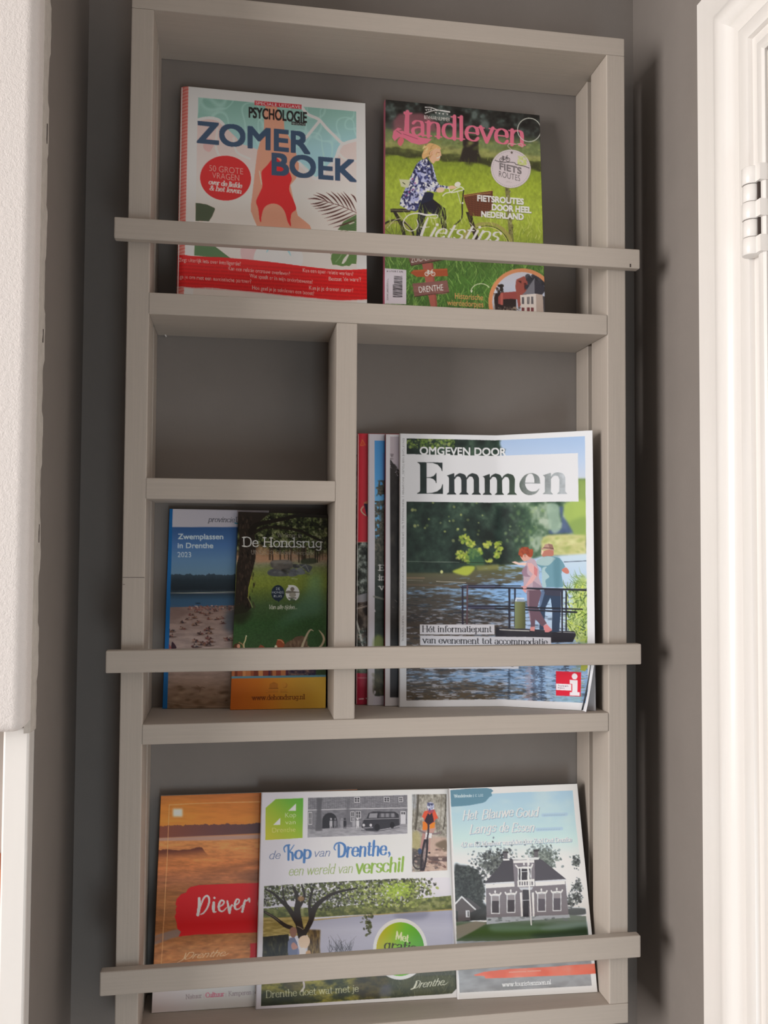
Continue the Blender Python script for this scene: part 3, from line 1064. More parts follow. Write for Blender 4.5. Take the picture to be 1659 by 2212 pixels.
    bot = [(800, 647), (774, 648), (732, 648.7), (677, 644), (621, 638.8), (560, 632), (495, 626), (456, 622), (418, 622), (376, 617)]
    A.poly(list(smooth(top)) + list(smooth(bot)), 'c01b1d')
    rg = random.Random(8)
    for k in range(8):
        y = 566 + k * 7.6
        xs = 384
        while xs < 788:
            w = rg.uniform(8, 34)
            yy = y + (xs - 384) * .062
            A.line([(xs, yy), (xs + w, yy + w * .06)], 4.2, '981215', .30)
            xs += w + 5
    A.line(smooth([(381, 618.4), (418, 623.2), (456, 623.2), (495, 627.2), (560, 633.2), (621, 640), (677, 645.2), (732, 649.9), (774, 649.2), (790, 648.6)]), 1.6, 'eda0a0')
    Q = [('Zegt uiterlijk iets over intelligentie?', (386.5, 565.5), (520.5, 575.2)), ('Kan een relatie ontrouw overleven?', (493.8, 584.7), (627, 596.3)),
         ('Kan een open relatie werken?', (655, 588.8), (763, 597)), ('Wat speelt er in mijn onderbewuste?', (540, 600.6), (675.7, 613.8)), ("Bestaat 'de ware'?", (711, 607.3), (779.6, 609)),
         ('r ga je om met een narcistische partner?', (381.8, 601.3), (543.3, 612.8)), ('Hoe geef je je seksleven een boost?', (546, 625.6), (679, 638.3)), ('Kun je je dromen sturen?', (668.7, 626.3), (763, 631.6))]
    for s, a, b in Q:
        A.text(s, a, b, 8.2, 'ecb3ac', .004)
    return A


def bike(A, x, y, s, c, w):
    """small side-view bicycle pictogram, wheels s apart"""
    A.ellipse(x, y, s * .3, s * .3, c, 1, 0, 0, w)
    A.ellipse(x + s, y, s * .3, s * .3, c, 1, 0, 0, w)
    A.line([(x, y), (x + s * .42, y), (x + s * .85, y - s * .42), (x + s * .25, y - s * .42), (x + s * .42, y)], w, c)
    A.line([(x + s, y), (x + s * .8, y - s * .6), (x + s * .95, y - s * .66)], w, c)
    A.line([(x, y), (x + s * .22, y - s * .5)], w, c)
    A.line([(x + s * .1, y - s * .55), (x + s * .32, y - s * .55)], w * 1.2, c)


def art_cyclist():
    A = Art(824, 208, 1186, 698, '5a7030')
    st = [(205, '252423'), (262, '33362f'), (272, '4a5340'), (280, '62704a'), (300, '6c774a'), (307, '898a55'), (316, '80854b'), (320, '4a4e2b'), (332, '3b3e22'), (337, '76862d'), (365, '86962f'), (430, '93a33a'), (480, '8a9a36'),
          (515, '6f8230'), (545, '4d6d2f'), (600, '476930'), (700, '3b5828')]

    def base(X, Y):
        yy = Y - .103 * (X - 832)
        wob = (fbm(X, Y, 26, 10, 4) - .5) * 14 * np.clip((yy - 262) / 30, .2, 1) * np.clip((400 - yy) / 60, 0, 1)
        c = ramp(st, yy + wob)
        c = c * (0.86 + .28 * fbm(X, Y, 5, 7, 9))[..., None]
        dk = np.clip((268 - yy) / 12, 0, 1)[..., None]
        f = fbm(X, Y, 18, 18, 21)
        tree = ramp([(.3, '1d1c1b'), (.5, '2b2c2a'), (.62, '3b423f'), (.75, '56605d')], f)
        return c * (1 - dk) + tree * dk
    A.rect(820, 200, 1190, 700, base)
    # blurred barn, trunk and dark verge
    A.poly([(842, 272), (862, 246), (912, 245), (940, 262), (944, 284), (850, 286)], '7f4f58', .85, feather=2.5)
    A.poly([(833, 268), (850, 262), (852, 280), (833, 278)], '3b3d3d', .8, feather=3)
    A.poly([(1000, 290), (1034, 294), (1035, 330), (1043, 352), (993, 350), (1001, 320)], '2b2521', 1, feather=1)
    A.poly([(1030, 340), (1165, 352), (1168, 368), (1040, 356)], '34361f', .8, feather=3)
    A.dabs(70, (836, 300, 1165, 335), (1.5, 5), ['7d8646', '9a9c5c', '5a6434', '474d2b'], 5, 1.6, (-20, 20), (.2, .5), .5)
    A.blades(900, (834, 345, 1180, 560), (5, 12), (.6, 1.3), ['a3b048', '7c8c2c', 'b5bd62', '6a7c28'], 6, (-25, 25), (.15, .45))
    A.line([(1096, 405), (1100, 450), (1106, 530)], 9.5, '6c6744', .9)
    A.dabs(40, (1093, 408, 1109, 525), (.8, 2), ['4a4630', '8d8a62'], 7, 1.6, (70, 110))
    # bicycle behind the rider
    A.frame(815, 420, 8.295)
    for r, c, w in ((330, '2a2520', 34), (285, '8f8a52', 26)):
        A.ellipse(330, 800, r, r, c, 1, 0, 0, w)
    for k in range(14):
        a = math.radians(k * 26 - 190)
        A.line([(330, 800), (330 + 300 * math.cos(a), 800 + 300 * math.sin(a))], 7, '3a352b', .8)
    A.rect(235, 265, 600, 330, '2a2420')
    A.line([(250, 290), (600, 300)], 12, '6d6a52')
    A.line([(320, 330), (440, 560), (480, 720)], 60, '26211d')
    A.line([(360, 340), (620, 620)], 16, 'a59f7d', .9)
    A.line([(180, 610), (300, 480), (420, 440)], 14, 'c2bda4', .8, True)
    # rider: trousers, patterned jacket, head
    A.poly([(820, 40), (1020, 0), (1005, 95), (1225, 262), (1245, 420), (1252, 640), (1170, 640), (1120, 420), (940, 330), (860, 420), (800, 760), (700, 760), (740, 300)], '1e1d28', 1)
    A.poly([(1000, 100), (1225, 262), (1250, 640), (1180, 640), (1130, 400)], '221e1e')
    A.blades(60, (640, 300, 1260, 740), (60, 260), (6, 18), ['8fa345', 'a9b768', 'b9bd92', '6f8433'], 15, (-25, 25), (.5, .95))
    A.frame(815, 200, 8.295)
    jacket = [(850, 1195), (890, 1170), (940, 1235), (1000, 1300), (1040, 1450), (1080, 1600), (1125, 1665), (1290, 1690), (1285, 1735), (1150, 1722), (1060, 1795), (900, 1770), (860, 1830), (830, 1860),
              (770, 2005), (740, 2105), (690, 2140), (560, 2115), (400, 2025), (430, 1885), (470, 1800), (600, 1520), (700, 1300), (775, 1225)]

    def floral(A):
        A.rect(380, 1150, 1300, 2150, lambda X, Y: ramp([(.3, '262a4c'), (.55, '3d4374'), (.75, '5a5f93')], fbm(X, Y, 90, 90, 3)))
        A.dabs(420, (400, 1180, 1290, 2130), (14, 34), ['c6c8dd', 'a9add0', 'd4d2e0', '8f94c0'], 12, 1.5, (0, 180), (.7, 1))
        A.dabs(260, (400, 1180, 1290, 2130), (8, 20), ['2b2e55', '1f2143'], 13, 1.8, (0, 180), (.7, 1))
        A.dabs(8, (500, 1500, 700, 2000), (10, 18), ['8d3a6e'], 14)
        A.line([(905, 1180), (960, 1290), (985, 1430), (1000, 1560)], 40, '242541', .75, True)
    A.clipped(jacket, floral)
    A.poly([(830, 1860), (870, 1790), (960, 1790), (1020, 1820), (1000, 1930), (780, 2010)], '1f2338', 1)
    A.poly([(815, 1185), (808, 1120), (850, 1020), (900, 935), (960, 910), (1060, 938), (1135, 985), (1142, 1030), (1045, 1015), (955, 1060), (930, 1135), (890, 1165), (850, 1195)], 'c29b69', 1, True)
    A.poly([(1035, 1012), (1130, 1008), (1146, 1080), (1160, 1132), (1138, 1150), (1130, 1195), (1108, 1232), (1045, 1240), (1015, 1285), (965, 1250), (930, 1165), (955, 1065)], 'd2a183', 1)
    A.line([(1075, 1180), (1110, 1170), (1128, 1150)], 12, 'f0ddd2', 1, True)
    A.line([(1090, 1085), (1125, 1080)], 9, '7a5238')
    A.line([(950, 1110), (960, 1180)], 14, 'b98463', .8)
    A.dabs(26, (830, 940, 1080, 1160), (6, 11), ['dcbb8a', 'a17c4d'], 4, 4, (110, 160), (.4, .8))
    # hands, bars, bell, basket and front wheel
    A.poly([(1060, 1760), (1100, 1715), (1170, 1705), (1215, 1750), (1170, 1795), (1090, 1795)], 'd7b09b', 1, True)
    A.poly([(1280, 1700), (1340, 1675), (1400, 1690), (1420, 1720), (1320, 1740)], 'd2a88f', 1, True)
    for pts in ([(1180, 1862), (1230, 1815), (1330, 1790), (1400, 1745), (1500, 1700), (1560, 1740)], [(1290, 1720), (1330, 1800), (1480, 1770), (1555, 1755)]):
        A.line(pts, 17, 'd3d2c4', 1, True)
    A.line([(1440, 1770), (1500, 1990), (1530, 2000)], 14, 'b9bcae', .9)
    A.ellipse(1448, 1655, 56, 45, 'c9c6bd', 1, -18)
    A.poly([(395, 1560), (600, 1575), (560, 1720), (430, 1695)], 'b7b79a', .95)
    A.line([(460, 1620), (500, 1650)], 14, '37391f')
    A.frame(815, 420, 8.295)
    A.line([(1555, -60), (1530, 180), (1520, 430), (1390, 560)], 24, '2b2a22', 1, True)
    A.ellipse(1540, 165, 16, 16, 'd9d8cc')
    A.frame(1000, 430, 8.295)
    A.ellipse(430, 900, 455, 455, '8f8a4e', 1, 0, 0, 60)
    A.ellipse(430, 900, 408, 408, '3a3524', 1, 0, 0, 14)
    A.ellipse(430, 900, 392, 392, 'c9c193', .9, 0, 0, 10)
    A.poly([(60, 240), (160, 250), (240, 560), (330, 800), (240, 800), (120, 420)], '2e261d')
    A.line([(130, 430), (300, 620), (340, 720)], 16, 'a9a488', .9)
    basket = [(15, -65), (540, -145), (545, -10), (540, 190), (330, 325), (135, 310), (40, 50)]

    def weave(A):
        A.rect(0, -160, 560, 340, '5c3526')
        for k in range(26):
            yy = -90 + k * 17
            A.line([(0, yy + 30), (200, yy + 6), (560, yy - 40)], 6, '7d4c34' if k % 2 else '40241a', .7)
        for k in range(9):
            A.line([(40 + k * 62, -140), (80 + k * 48, 340)], 9, '492a1e', .6)
        A.line([(15, -65), (270, -108), (540, -145)], 16, 'b58a4e')
        A.line([(15, -35), (270, -78), (500, -100)], 10, 'c0955a', .8)
    A.clipped(basket, weave)
    A.frame(0, 0, 1)
    A.blades(420, (834, 470, 1182, 545), (8, 22), (.7, 1.8), ['a9b64f', '86983a', 'c0c77c', '647a2c'], 16, (-30, 30), (.35, .85))
    # tall dark grass in the lower third
    A.rect(820, 531, 1190, 700, base, 1, feather=3)
    A.blades(1500, (832, 545, 1182, 700), (10, 34), (.8, 2.4), ['5f8a3e', '48722f', '78a04c', '35562a', '8fb05f', '2c4722'], 17, (-50, 50), (.35, .85))
    # masthead
    A.frame(815, 200, 8.295)
    for pts in ([(865, 265), (960, 268), (1075, 308), (1190, 335), (1308, 352)], [(865, 370), (980, 330), (1090, 318), (1200, 326), (1308, 345)]):
        A.line(pts, 15, 'dcd6d2', 1, True)
    for x, y in ((880, 310), (920, 305), (962, 302), (1052, 360), (1115, 372), (1182, 380), (1258, 386)):
        A.poly([(x - 20, y - 14), (x, y - 4), (x + 24, y - 14), (x + 6, y + 22)], 'dcd6d2')
    A.text('BEWAARNUMMER', (850, 475), (1310, 522), 66, 'd5cfca', .0)
    A.frame(0, 0, 1)
    A.script('landleven', (873.5, 290), (1135, 315.5), 49, 'c4667d', .165, .06, .035)
    A.frame(815, 200, 8.295)
    A.poly([(470, 345), (640, 360), (620, 390), (580, 400), (570, 760), (480, 740), (500, 400), (470, 380)], 'c4667d')
    A.poly([(268, 810), (290, 695), (370, 632), (450, 655), (380, 690), (470, 690), (500, 735), (640, 745), (780, 810), (985, 838), (900, 918), (760, 942), (610, 905), (500, 832), (400, 800), (310, 875)], 'c4667d')
    A.poly([(362, 890), (420, 800), (482, 860), (420, 965)], 'c0626c', 1, True)
    A.line([(470, 745), (620, 800), (730, 838)], 10, '8b3d50', .9, True)
    A.line([(350, 690), (430, 745)], 14, '6b4a48', .8)
    A.frame(1000, 220, 8.295)
    A.ellipse(1190, 505, 207, 212, 'b4b6ae', 1, 0, 0, 14)
    A.line([(890, 870), (810, 800), (850, 755), (930, 770), (1040, 750), (1080, 800), (1000, 790)], 10, 'b3a79c', 1, True)
    A.ellipse(865, 1215, 357, 347, '4e5630', .5, 10, 6)
    A.ellipse(863, 1207, 355, 345, 'bcb2b6', 1, 10)
    for k in range(56):
        a = 2 * math.pi * k / 56
        p = (863 + 325 * math.cos(a), 1207 + 316 * math.sin(a))
        q = (863 + 325 * math.cos(a + .05), 1207 + 316 * math.sin(a + .05))
        A.line([p, q], 8, '8a8488', .8)
    A.ellipse(880, 915, 20, 20, '5a4f4c')
    A.dabs(60, (985, 980, 1140, 1150), (10, 22), ['a9b268', 'b7bd84'], 8, clip=lambda x, y: math.hypot(x - 1065, y - 1065) < 95)
    A.line([(585, 1055), (680, 1085), (830, 1090), (930, 1100), (960, 1130), (1100, 1160), (1190, 1195)], 13, '4a4446', 1, True)
    bike(A, 700, 1045, 112, '3c3638', 10)
    A.text('FIETS', (665, 1215), (1050, 1302), 112, '6e676a', .035)
    A.text('ROUTES', (650, 1347), (1030, 1432), 105, '342e30', -.006)
    A.line([(780, 1455), (800, 1425), (815, 1455), (835, 1430), (850, 1458), (885, 1450)], 6, '9c9496', .8, True)
    A.frame(1000, 430, 8.295)
    for s, a, b in (('FIETSROUTES', (270, 42), (1090, 108)), ('DOOR HEEL', (530, 205), (1225, 258)), ('NEDERLAND', (340, 330), (1088, 380))):
        A.text(s, a, b, 102, 'e0dbd8', .04, shadow=('1c1a14', .55))
    # swash title
    A.frame(815, 420, 8.295)
    A.line([(715, 468, 14), (738, 560, 14), (690, 640, 14), (590, 664, 14), (500, 610, 14), (472, 500, 16), (560, 385, 16), (720, 346, 22), (890, 378, 34), (1040, 372, 22), (1092, 392, 14), (1060, 435, 12), (960, 425, 8)], 0, 'e3deda', 1, True)
    A.line([(915, 430, 26), (860, 560, 44), (800, 730, 48), (775, 830, 40)], 0, 'e3deda', 1, True)
    A.line([(770, 590, 8), (850, 600, 16), (945, 590, 8)], 0, 'e3deda', 1, True)
    A.frame(0, 0, 1)
    A.script('ietstips', (930, 514.5), (1083, 524), 33, 'e3deda', .15, .055, 0, .38)
    A.frame(1000, 430, 8.295)
    rg = random.Random(4)
    x = -30
    while x < 1240:
        w = rg.uniform(18, 70)
        A.line([(x, 1098 + x * .055), (x + w, 1098 + (x + w) * .055)], 9, 'dcd9cc', .8)
        x += w + rg.uniform(22, 50)
    # signpost
    A.frame(815, 420, 8.295)
    A.poly([(805, 1240), (1005, 1235), (1088, 2060), (972, 2060)], '9a564c')
    A.line([(990, 1240), (1070, 2050)], 22, '7a4039', .7)
    A.poly([(545, 1080), (1260, 1120), (1212, 1182), (610, 1292)], '3f2823')
    A.poly([(545, 1080), (1260, 1110), (1210, 1165), (612, 1278)], '70504a')
    A.text('ZUID-LIMB', (612, 1232), (1050, 1168), 92, 'dbcdc6', 0, up=(-14, -92))
    A.poly([(598, 1412), (660, 1360), (1262, 1334), (1275, 1468), (720, 1486)], '9a4c2f')
    A.line([(640, 1380), (1255, 1350)], 12, 'b56641', .8)
    bike(A, 895, 1430, 112, 'e0d6cf', 12)
    A.poly([(640, 1612), (1262, 1552), (1300, 1762), (672, 1842)], '4a2f2b')
    A.poly([(638, 1602), (1260, 1545), (1298, 1750), (670, 1826)], '7b544f')
    A.dabs(60, (660, 1600, 1280, 1800), (6, 14), ['6a4540', '8a625b'], 9, 7, (-8, 0), (.2, .4))
    A.text('DRENTHE', (757, 1767), (1196, 1722), 108, 'e6dcd6', .0, up=(-12, -108))
    A.poly([(125, 1328), (525, 1360), (522, 1972), (125, 1958)], 'c0b9c2')
    A.text('prijs NL/B \u20ac 8,95', (170, 1390), (462, 1408), 30, '4a4448')
    y = 1470
    rg = random.Random(2)
    while y < 1850:
        h = rg.choice([5, 8, 13, 18])
        A.rect(282 if 1600 < y < 1850 else 302, y, 455, y + h, '2e2a2e', .9)
        y += h + rg.choice([4, 6, 9])
    A.text('WWW.LANDLEVEN.NL', (200, 1900), (200, 1510), 28, '3c363a', 0, up=(-28, 0))
    A.frame(0, 0, 1)
    A.text('Historische', (983.8, 645.4), (1044.6, 649), 12.5, 'd79560', .004)
    A.text('wierdedorpjes', (967, 659.5), (1045.2, 664.2), 12.5, 'd79560', .004)
    A.frame(1000, 430, 8.295)
    for k in range(13):
        t = k / 13
        a = math.radians(205 + 125 * t)
        p = (330 + 185 * math.cos(a), 1690 + 165 * math.sin(a) * 1.02)
        A.ellipse(p[0], p[1], 15, 8, 'd4d8b8', .9, math.degrees(a) + 90)
    A.poly([(140, 1640), (185, 1640), (160, 1690)], 'd4d8b8')
    A.ellipse(1062, 1845, 597, 595, 'cd865c')

    def town(A):
        A.rect(400, 1250, 1700, 2450, lambda X, Y: ramp([(1300, 'bcb9c2'), (1700, 'aab0c0')], Y))
        A.dabs(60, (600, 1550, 720, 1990), (20, 40), ['2c2523', '3a302c'], 3)
        A.rect(560, 1690, 960, 2060, '2a2021')
        A.poly([(640, 1760), (700, 1680), (970, 1660), (980, 1800), (860, 1790), (720, 1800), (720, 1900), (640, 1880)], '8c4542')
        A.rect(680, 1690, 725, 1900, 'a65a52')
        A.poly([(945, 1570), (960, 1450), (1100, 1385), (1170, 1470), (1160, 1700), (1040, 1900), (1000, 1970)], '8d4a42')
        A.poly([(985, 1470), (1050, 1470), (1050, 1520)], '4a2522')
        A.poly([(1095, 1510), (1140, 1505), (1150, 1590), (1110, 1650)], '552a28')
        A.dabs(120, (1150, 1380, 1480, 1640), (18, 44), ['2a2930', '34343c', '3e3c44'], 5)
        A.poly([(1060, 1720), (1120, 1670), (1260, 1460), (1290, 1420), (1300, 1700)], '6d6c74')
        A.poly([(1285, 1450), (1380, 1500), (1480, 1640), (1420, 1720), (1290, 1700)], '35333b')
        A.poly([(1030, 1725), (1310, 1700), (1320, 2060), (1050, 2060)], 'c6beb9')
        A.poly([(1310, 1700), (1430, 1720), (1450, 2060), (1320, 2060)], 'a6978e')
        A.poly([(1430, 1740), (1500, 1760), (1520, 2060), (1450, 2060)], '3f3c40')
        for x in (1060, 1155, 1225):
            A.rect(x, 1760 - (x - 1060) * .06, x + 40, 1885, '4a474d')
            A.line([(x + 20, 1760), (x + 20, 1885)], 5, 'bdb5b0')
            A.rect(x - 4, 1945, x + 46, 2060, '6b3338')
        A.line([(600, 1610), (560, 1780), (580, 2010)], 12, 'd8d2c8', .8)
        A.dabs(60, (640, 1940, 1040, 2060), (10, 24), ['6d5f57', '3a3430', '8a7a6c'], 6)
    A.clipped([(1062 + 528 * math.cos(t / 40 * 2 * math.pi), 1845 + 530 * math.sin(t / 40 * 2 * math.pi)) for t in range(40)], town)
    return A


def art_beach():
    A = Art(344, 1092, 592, 1538, 'aeaab2')
    A.frame(340, 1080, 7.541)
    # white head strip, blue sky, wood, lake
    A.rect(0, 100, 2000, 450, lambda X, Y: ramp([(0, 'b1acb2'), (1000, 'aaa6b0')], X))
    A.rect(0, 450, 2000, 1300, lambda X, Y: ramp([(450, '2f5180'), (750, '45699a'), (1000, '587a9c'), (1280, '5f7d92')], Y))

    def wood(X, Y):
        lim = 1275 - 60 * fbm(X, 0 * X, 60, 60, 3) - 25 * fbm(X, 0 * X, 18, 18, 5)
        c = ramp([(1220, '34434f'), (1330, '222e37'), (1480, '1a242c'), (1540, '35424c')], Y + 40 * fbm(X, Y, 40, 120, 6) - 20)
        return c, np.clip((Y - lim) / 8, 0, 1)
    A.rect(0, 1180, 2000, 1540, wood)
    A.line([(230, 1545), (420, 1540), (800, 1533), (1140, 1525), (1900, 1520)], 9, 'a0a596', .9)
    A.rect(0, 1545, 2000, 1800, lambda X, Y: ramp([(1545, '25333f'), (1600, '2b4358'), (1660, '345470'), (1800, '38597a')], Y + 14 * fbm(X, Y, 90, 10, 2)))
    A.ellipse(660, 1708, 45, 12, '22384c')
    A.frame(340, 1300, 7.541)

    def sand(X, Y):
        f = fbm(X, Y, 160, 40, 11)
        c = ramp([(100, '7c6963'), (300, '8b7872'), (760, '93817b'), (1200, '8a756b'), (1500, '806958'), (1800, '6f5946')], Y)
        c = c * (.86 + .28 * f)[..., None]
        return c, np.clip((Y - (118 - X * .03)) / 6, 0, 1)
    A.rect(0, 60, 2000, 1800, sand)
    A.poly([(200, 125), (420, 140), (540, 170), (330, 300), (190, 330)], '6f5b58', .5, True, 25)
    A.poly([(1250, 150), (1120, 200), (1080, 420), (1240, 540), (1900, 560), (1900, 140)], '4f5a66', .75, True, 40)
    # bathers on towels
    A.dabs(150, (500, 90, 1240, 160), (5, 13), ['5b3f3c', '7d4f4a', 'b09c96', '3f4652', '8f6b62'], 21, 1.5, (-20, 20), (.6, 1))
    rg = random.Random(31)
    spots = [(640, 185), (720, 205), (790, 235), (850, 210), (940, 175), (545, 235), (505, 305), (590, 285), (840, 300), (955, 305), (1040, 290), (400, 355), (660, 355), (605, 395), (400, 455), (850, 455), (790, 480), (690, 545), (830, 530),
             (215, 500), (220, 580), (820, 610), (850, 665), (1140, 640), (610, 660), (720, 705), (820, 720), (620, 745), (1050, 370)]
    for x, y in spots:
        s = .55 + y / 900
        A.ellipse(x + 18 * s, y + 14 * s, 62 * s, 9 * s, '4a3732', .75, -3)
        for k in range(6):
            A.ellipse(x + rg.uniform(-42, 42) * s, y + rg.uniform(-16, 12) * s, rg.uniform(10, 24) * s, rg.uniform(6, 12) * s, rg.choice(['5a3d34', '3c2a29', '72523f', '2d2a33', '8c6f63', '6b3a3a']), .95, rg.uniform(-40, 40))
        A.ellipse(x + rg.uniform(-20, 20) * s, y - 24 * s, 8 * s, 9 * s, '3a2723')
    A.poly([(180, 690), (235, 780), (180, 790)], '8c4a4a')
    A.poly([(230, 690), (255, 680), (310, 770), (230, 790)], '33202a', 1, True)
    A.poly([(1150, 580), (1240, 550), (1240, 600), (1170, 600)], 'a79c98', .8)
    A.dabs(70, (160, 1380, 1900, 1720), (8, 30), ['5d4531', '6a5240', '4a3524', '9c8670'], 33, 2.4, (-15, 15), (.25, .7), .6)
    A.line([(690, 1480), (715, 1400), (780, 1415)], 10, '5a4232', .8, True)
    A.line([(640, 1370), (690, 1420), (560, 1400)], 8, '5a4232', .7, True)
    A.line([(160, 1640), (300, 1660), (560, 1690), (1200, 1710)], 8, 'a08c7c', .5, True)
    # blue spine-side stripe
    A.frame(0, 0, 1)
    A.poly([(360, 1094), (373.2, 1098), (361, 1534), (346, 1534)], '0f5891')
    A.poly([(340, 1094), (366.3, 1094), (351, 1534), (340, 1534)], '0c4878')
    A.frame(340, 1080, 7.541)
    A.script('provincie', (822, 362), (1255, 368), 88, '1d2029', .1, .045, .02, .22)
    A.script('Drenthe', (1275, 366), (1640, 370), 82, '1d2029', .1, .05, .05)
    A.line([(1262, 380), (1290, 390), (1420, 384)], 18, '1f6a86', 1, True)
    A.text('Zwemplassen', (335, 650), (1068, 653), 88, 'b7c4d6', .016)
    A.text('in Drenthe', (332, 798), (905, 800), 86, 'b7c4d6', .016)
    A.text('2023', (327, 948), (547, 950), 84, 'b7c4d6', -.004)
    return A


def art_dolmen():
    A = Art(490, 1098, 716, 1540, '3a4a2e')
    A.frame(500, 1090, 7.541)

    def base(X, Y):
        g = ramp([(700, '8a6a52'), (870, '8f7560'), (930, '7c7a62'), (1000, '6c7448'), (1150, '6f7a35'), (1300, '6a7530'), (1420, '54632f'), (1600, '3f5534'), (1900, '33512f'), (2400, '33472b'), (2700, '2f3f26')], Y + 50 * (fbm(X, Y, 160, 60, 5) - .5))
        g = g * (.86 + .28 * fbm(X, Y, 22, 16, 8))[..., None]
        can = ramp([(.3, '161711'), (.45, '26281a'), (.55, '3c4226'), (.66, '6b6f4a'), (.8, '97927c')], fbm(X, Y, 70, 70, 14) * .6 + fbm(X, Y, 26, 22, 19) * .4)
        t = np.clip((840 - Y + 160 * (fbm(X, Y, 200, 200, 3) - .5)) / 120, 0, 1)[..., None]
        return g * (1 - t) + can * t
    A.rect(-80, 0, 1700, 3400, base)
    # teal tint of light at the right, dark right edge
    A.poly([(1290, 1150), (1480, 1150), (1480, 1700), (1250, 1800), (900, 1900), (700, 2000), (1150, 1500)], '5f8a78', .45, True, 70)
    A.poly([(400, 620), (620, 700), (900, 800), (880, 880), (400, 930), (390, 760)], 'a57c5e', .6, False, 20)
    rg = random.Random(6)
    for k in range(24):
        x = rg.uniform(620, 1560)
        A.line([(x, rg.uniform(640, 720)), (x + rg.uniform(-8, 8), rg.uniform(840, 930))], rg.uniform(9, 26), rg.choice(['3a2d25', '2c2a20', '4a3a2e']), .85)
    A.dabs(320, (420, 120, 1590, 640), (7, 20), ['5d6838', '7d8450', '1c1e14', '909070', '2a2f1a', '40492a'], 9, 1.3, (0, 180), (.35, .85))
    A.poly([(1160, 870), (1360, 850), (1380, 930), (1160, 940)], '33382a', .9, True, 8)
    # great oak on the left with boughs
    A.poly([(100, 60), (420, 60), (640, 130), (480, 260), (400, 360), (370, 460), (400, 560), (395, 860), (330, 1120), (275, 1330), (280, 1480), (330, 1640), (250, 1720), (40, 1760), (60, 1500), (85, 960), (120, 820), (130, 520)], '27201b', 1)
    A.poly([(20, 1620), (240, 1600), (330, 1720), (200, 1900), (20, 1880)], '26291d', .8, True, 40)
    A.dabs(140, (110, 100, 390, 1650), (6, 16), ['3a2f27', '191512', '4a3b30'], 10, 3, (70, 105), (.3, .7))
    A.line([(330, 420, 120), (420, 320, 80), (620, 275, 62), (880, 225, 58), (1120, 178, 60), (1640, 185, 74)], 0, '1f1a15', 1, True)
    A.line([(380, 440, 60), (560, 365, 44), (860, 372, 42), (1120, 420, 44), (1300, 500, 44), (1480, 580, 40)], 0, '211c16', .95, True)
    A.line([(270, 1480), (320, 1580), (345, 1640)], 16, '8d8a5c', .7, True)
    A.line([(330, 1140), (290, 1320), (275, 1480)], 10, 'a7a23a', .7)
    # hunebed boulders
    for pts, c in (([(590, 1090), (620, 1040), (720, 1020), (860, 1060), (930, 1130), (760, 1140), (640, 1130)], '4c4d50'), ([(930, 1130), (960, 1040), (1040, 1010), (1090, 1100), (1040, 1140)], '585a5e'), ([(1060, 1100), (1080, 1020), (1150, 1000), (1210, 1090), (1120, 1115)], '63676a'),
                   ([(990, 950), (1100, 955), (1110, 1000), (1020, 1000)], '3a3b3d'), ([(1110, 950), (1230, 950), (1320, 985), (1310, 1030), (1260, 1080), (1180, 1010)], '4a4c4e'), ([(650, 900), (780, 880), (960, 885), (1010, 985), (950, 1020), (840, 1040), (680, 1010)], '55504b')):
        A.poly(pts, c, 1, True)
    A.poly([(650, 900), (800, 880), (960, 888), (985, 930), (800, 930), (680, 940)], '757069', .8, True, 8)
    A.poly([(820, 1030), (960, 1020), (930, 1090), (860, 1090)], '2b2a2a', .9, True, 6)
    A.line([(1150, 990), (1215, 955), (1270, 1060)], 9, '8b8f8d', .8)
    A.dabs(60, (600, 890, 1320, 1130), (8, 22), ['6b6c6c', '3d3d3e', '7b7a75'], 12, 2, (-20, 20), (.15, .4), .5, clip=lambda x, y: y > 900 + (x > 1010) * 50)
    A.line([(990, 1175), (1080, 1185)], 14, '9ca37c', .7)
    # lettering
    A.script('Welkom in', (752, 515), (1165, 521), 64, '9d958a', .075, .055, .05)
    A.script('De Hondsrug', (178, 662), (1492, 684), 148, 'd6d0c6', .118, .085, .065, shadow=('14130f', .6))
    A.script('UNESCO Global Geopark', (322, 783), (1355, 797), 62, '9d958a', .075, .055, .045)
    # two round emblems
    A.ellipse(763, 1408, 108, 128, '212b39')
    A.poly([(740, 1510), (775, 1558), (815, 1505)], '212b39')
    A.text('DE', (732, 1357), (792, 1357), 36, 'b9bfc6', -.004)
    A.text('HONDS', (668, 1415), (855, 1415), 34, 'b9bfc6', -.004)
    A.text('RUG', (695, 1478), (826, 1478), 36, 'b9bfc6', -.004)
    A.ellipse(1002, 1412, 113, 130, 'd0d2cb')
    A.poly([(930, 1280), (1000, 1280), (985, 1300), (940, 1330)], 'd0d2cb')
    A.poly([(950, 1540), (970, 1500), (1040, 1510), (1050, 1545)], '46583f')
    A.ellipse(998, 1345, 34, 32, '6d655b')
    A.poly([(890, 1385), (940, 1372), (1100, 1390), (1110, 1402), (960, 1415), (895, 1410)], '68635a', 1, True)
    A.ellipse(1002, 1440, 58, 38, '8a867c')
    A.poly([(930, 1480), (1060, 1480), (1065, 1498), (935, 1500)], '4f4d45')
    A.script('Van alle tijden...', (628, 1668), (1070, 1668), 66, 'd2d4c8', .11, .06, 0, .3)
    # prehistoric people and mammoth peeping over the rail
    A.frame(490, 1310, 7.213)
    A.poly([(90, 640), (120, 560), (180, 540), (230, 640)], '4a2f22', 1)
    A.ellipse(185, 590, 26, 34, 'b7836a')
    A.line([(195, 530), (250, 570), (262, 660)], 18, '8a6a4c', 1, True)
    A.line([(305, 430), (290, 500), (268, 560), (280, 660)], 17, 'b7ab84', 1, True)
    A.ellipse(306, 430, 9, 12, 'cfc8a8')
    A.poly([(470, 640), (530, 565), (590, 600), (610, 640)], '7b4431', 1)
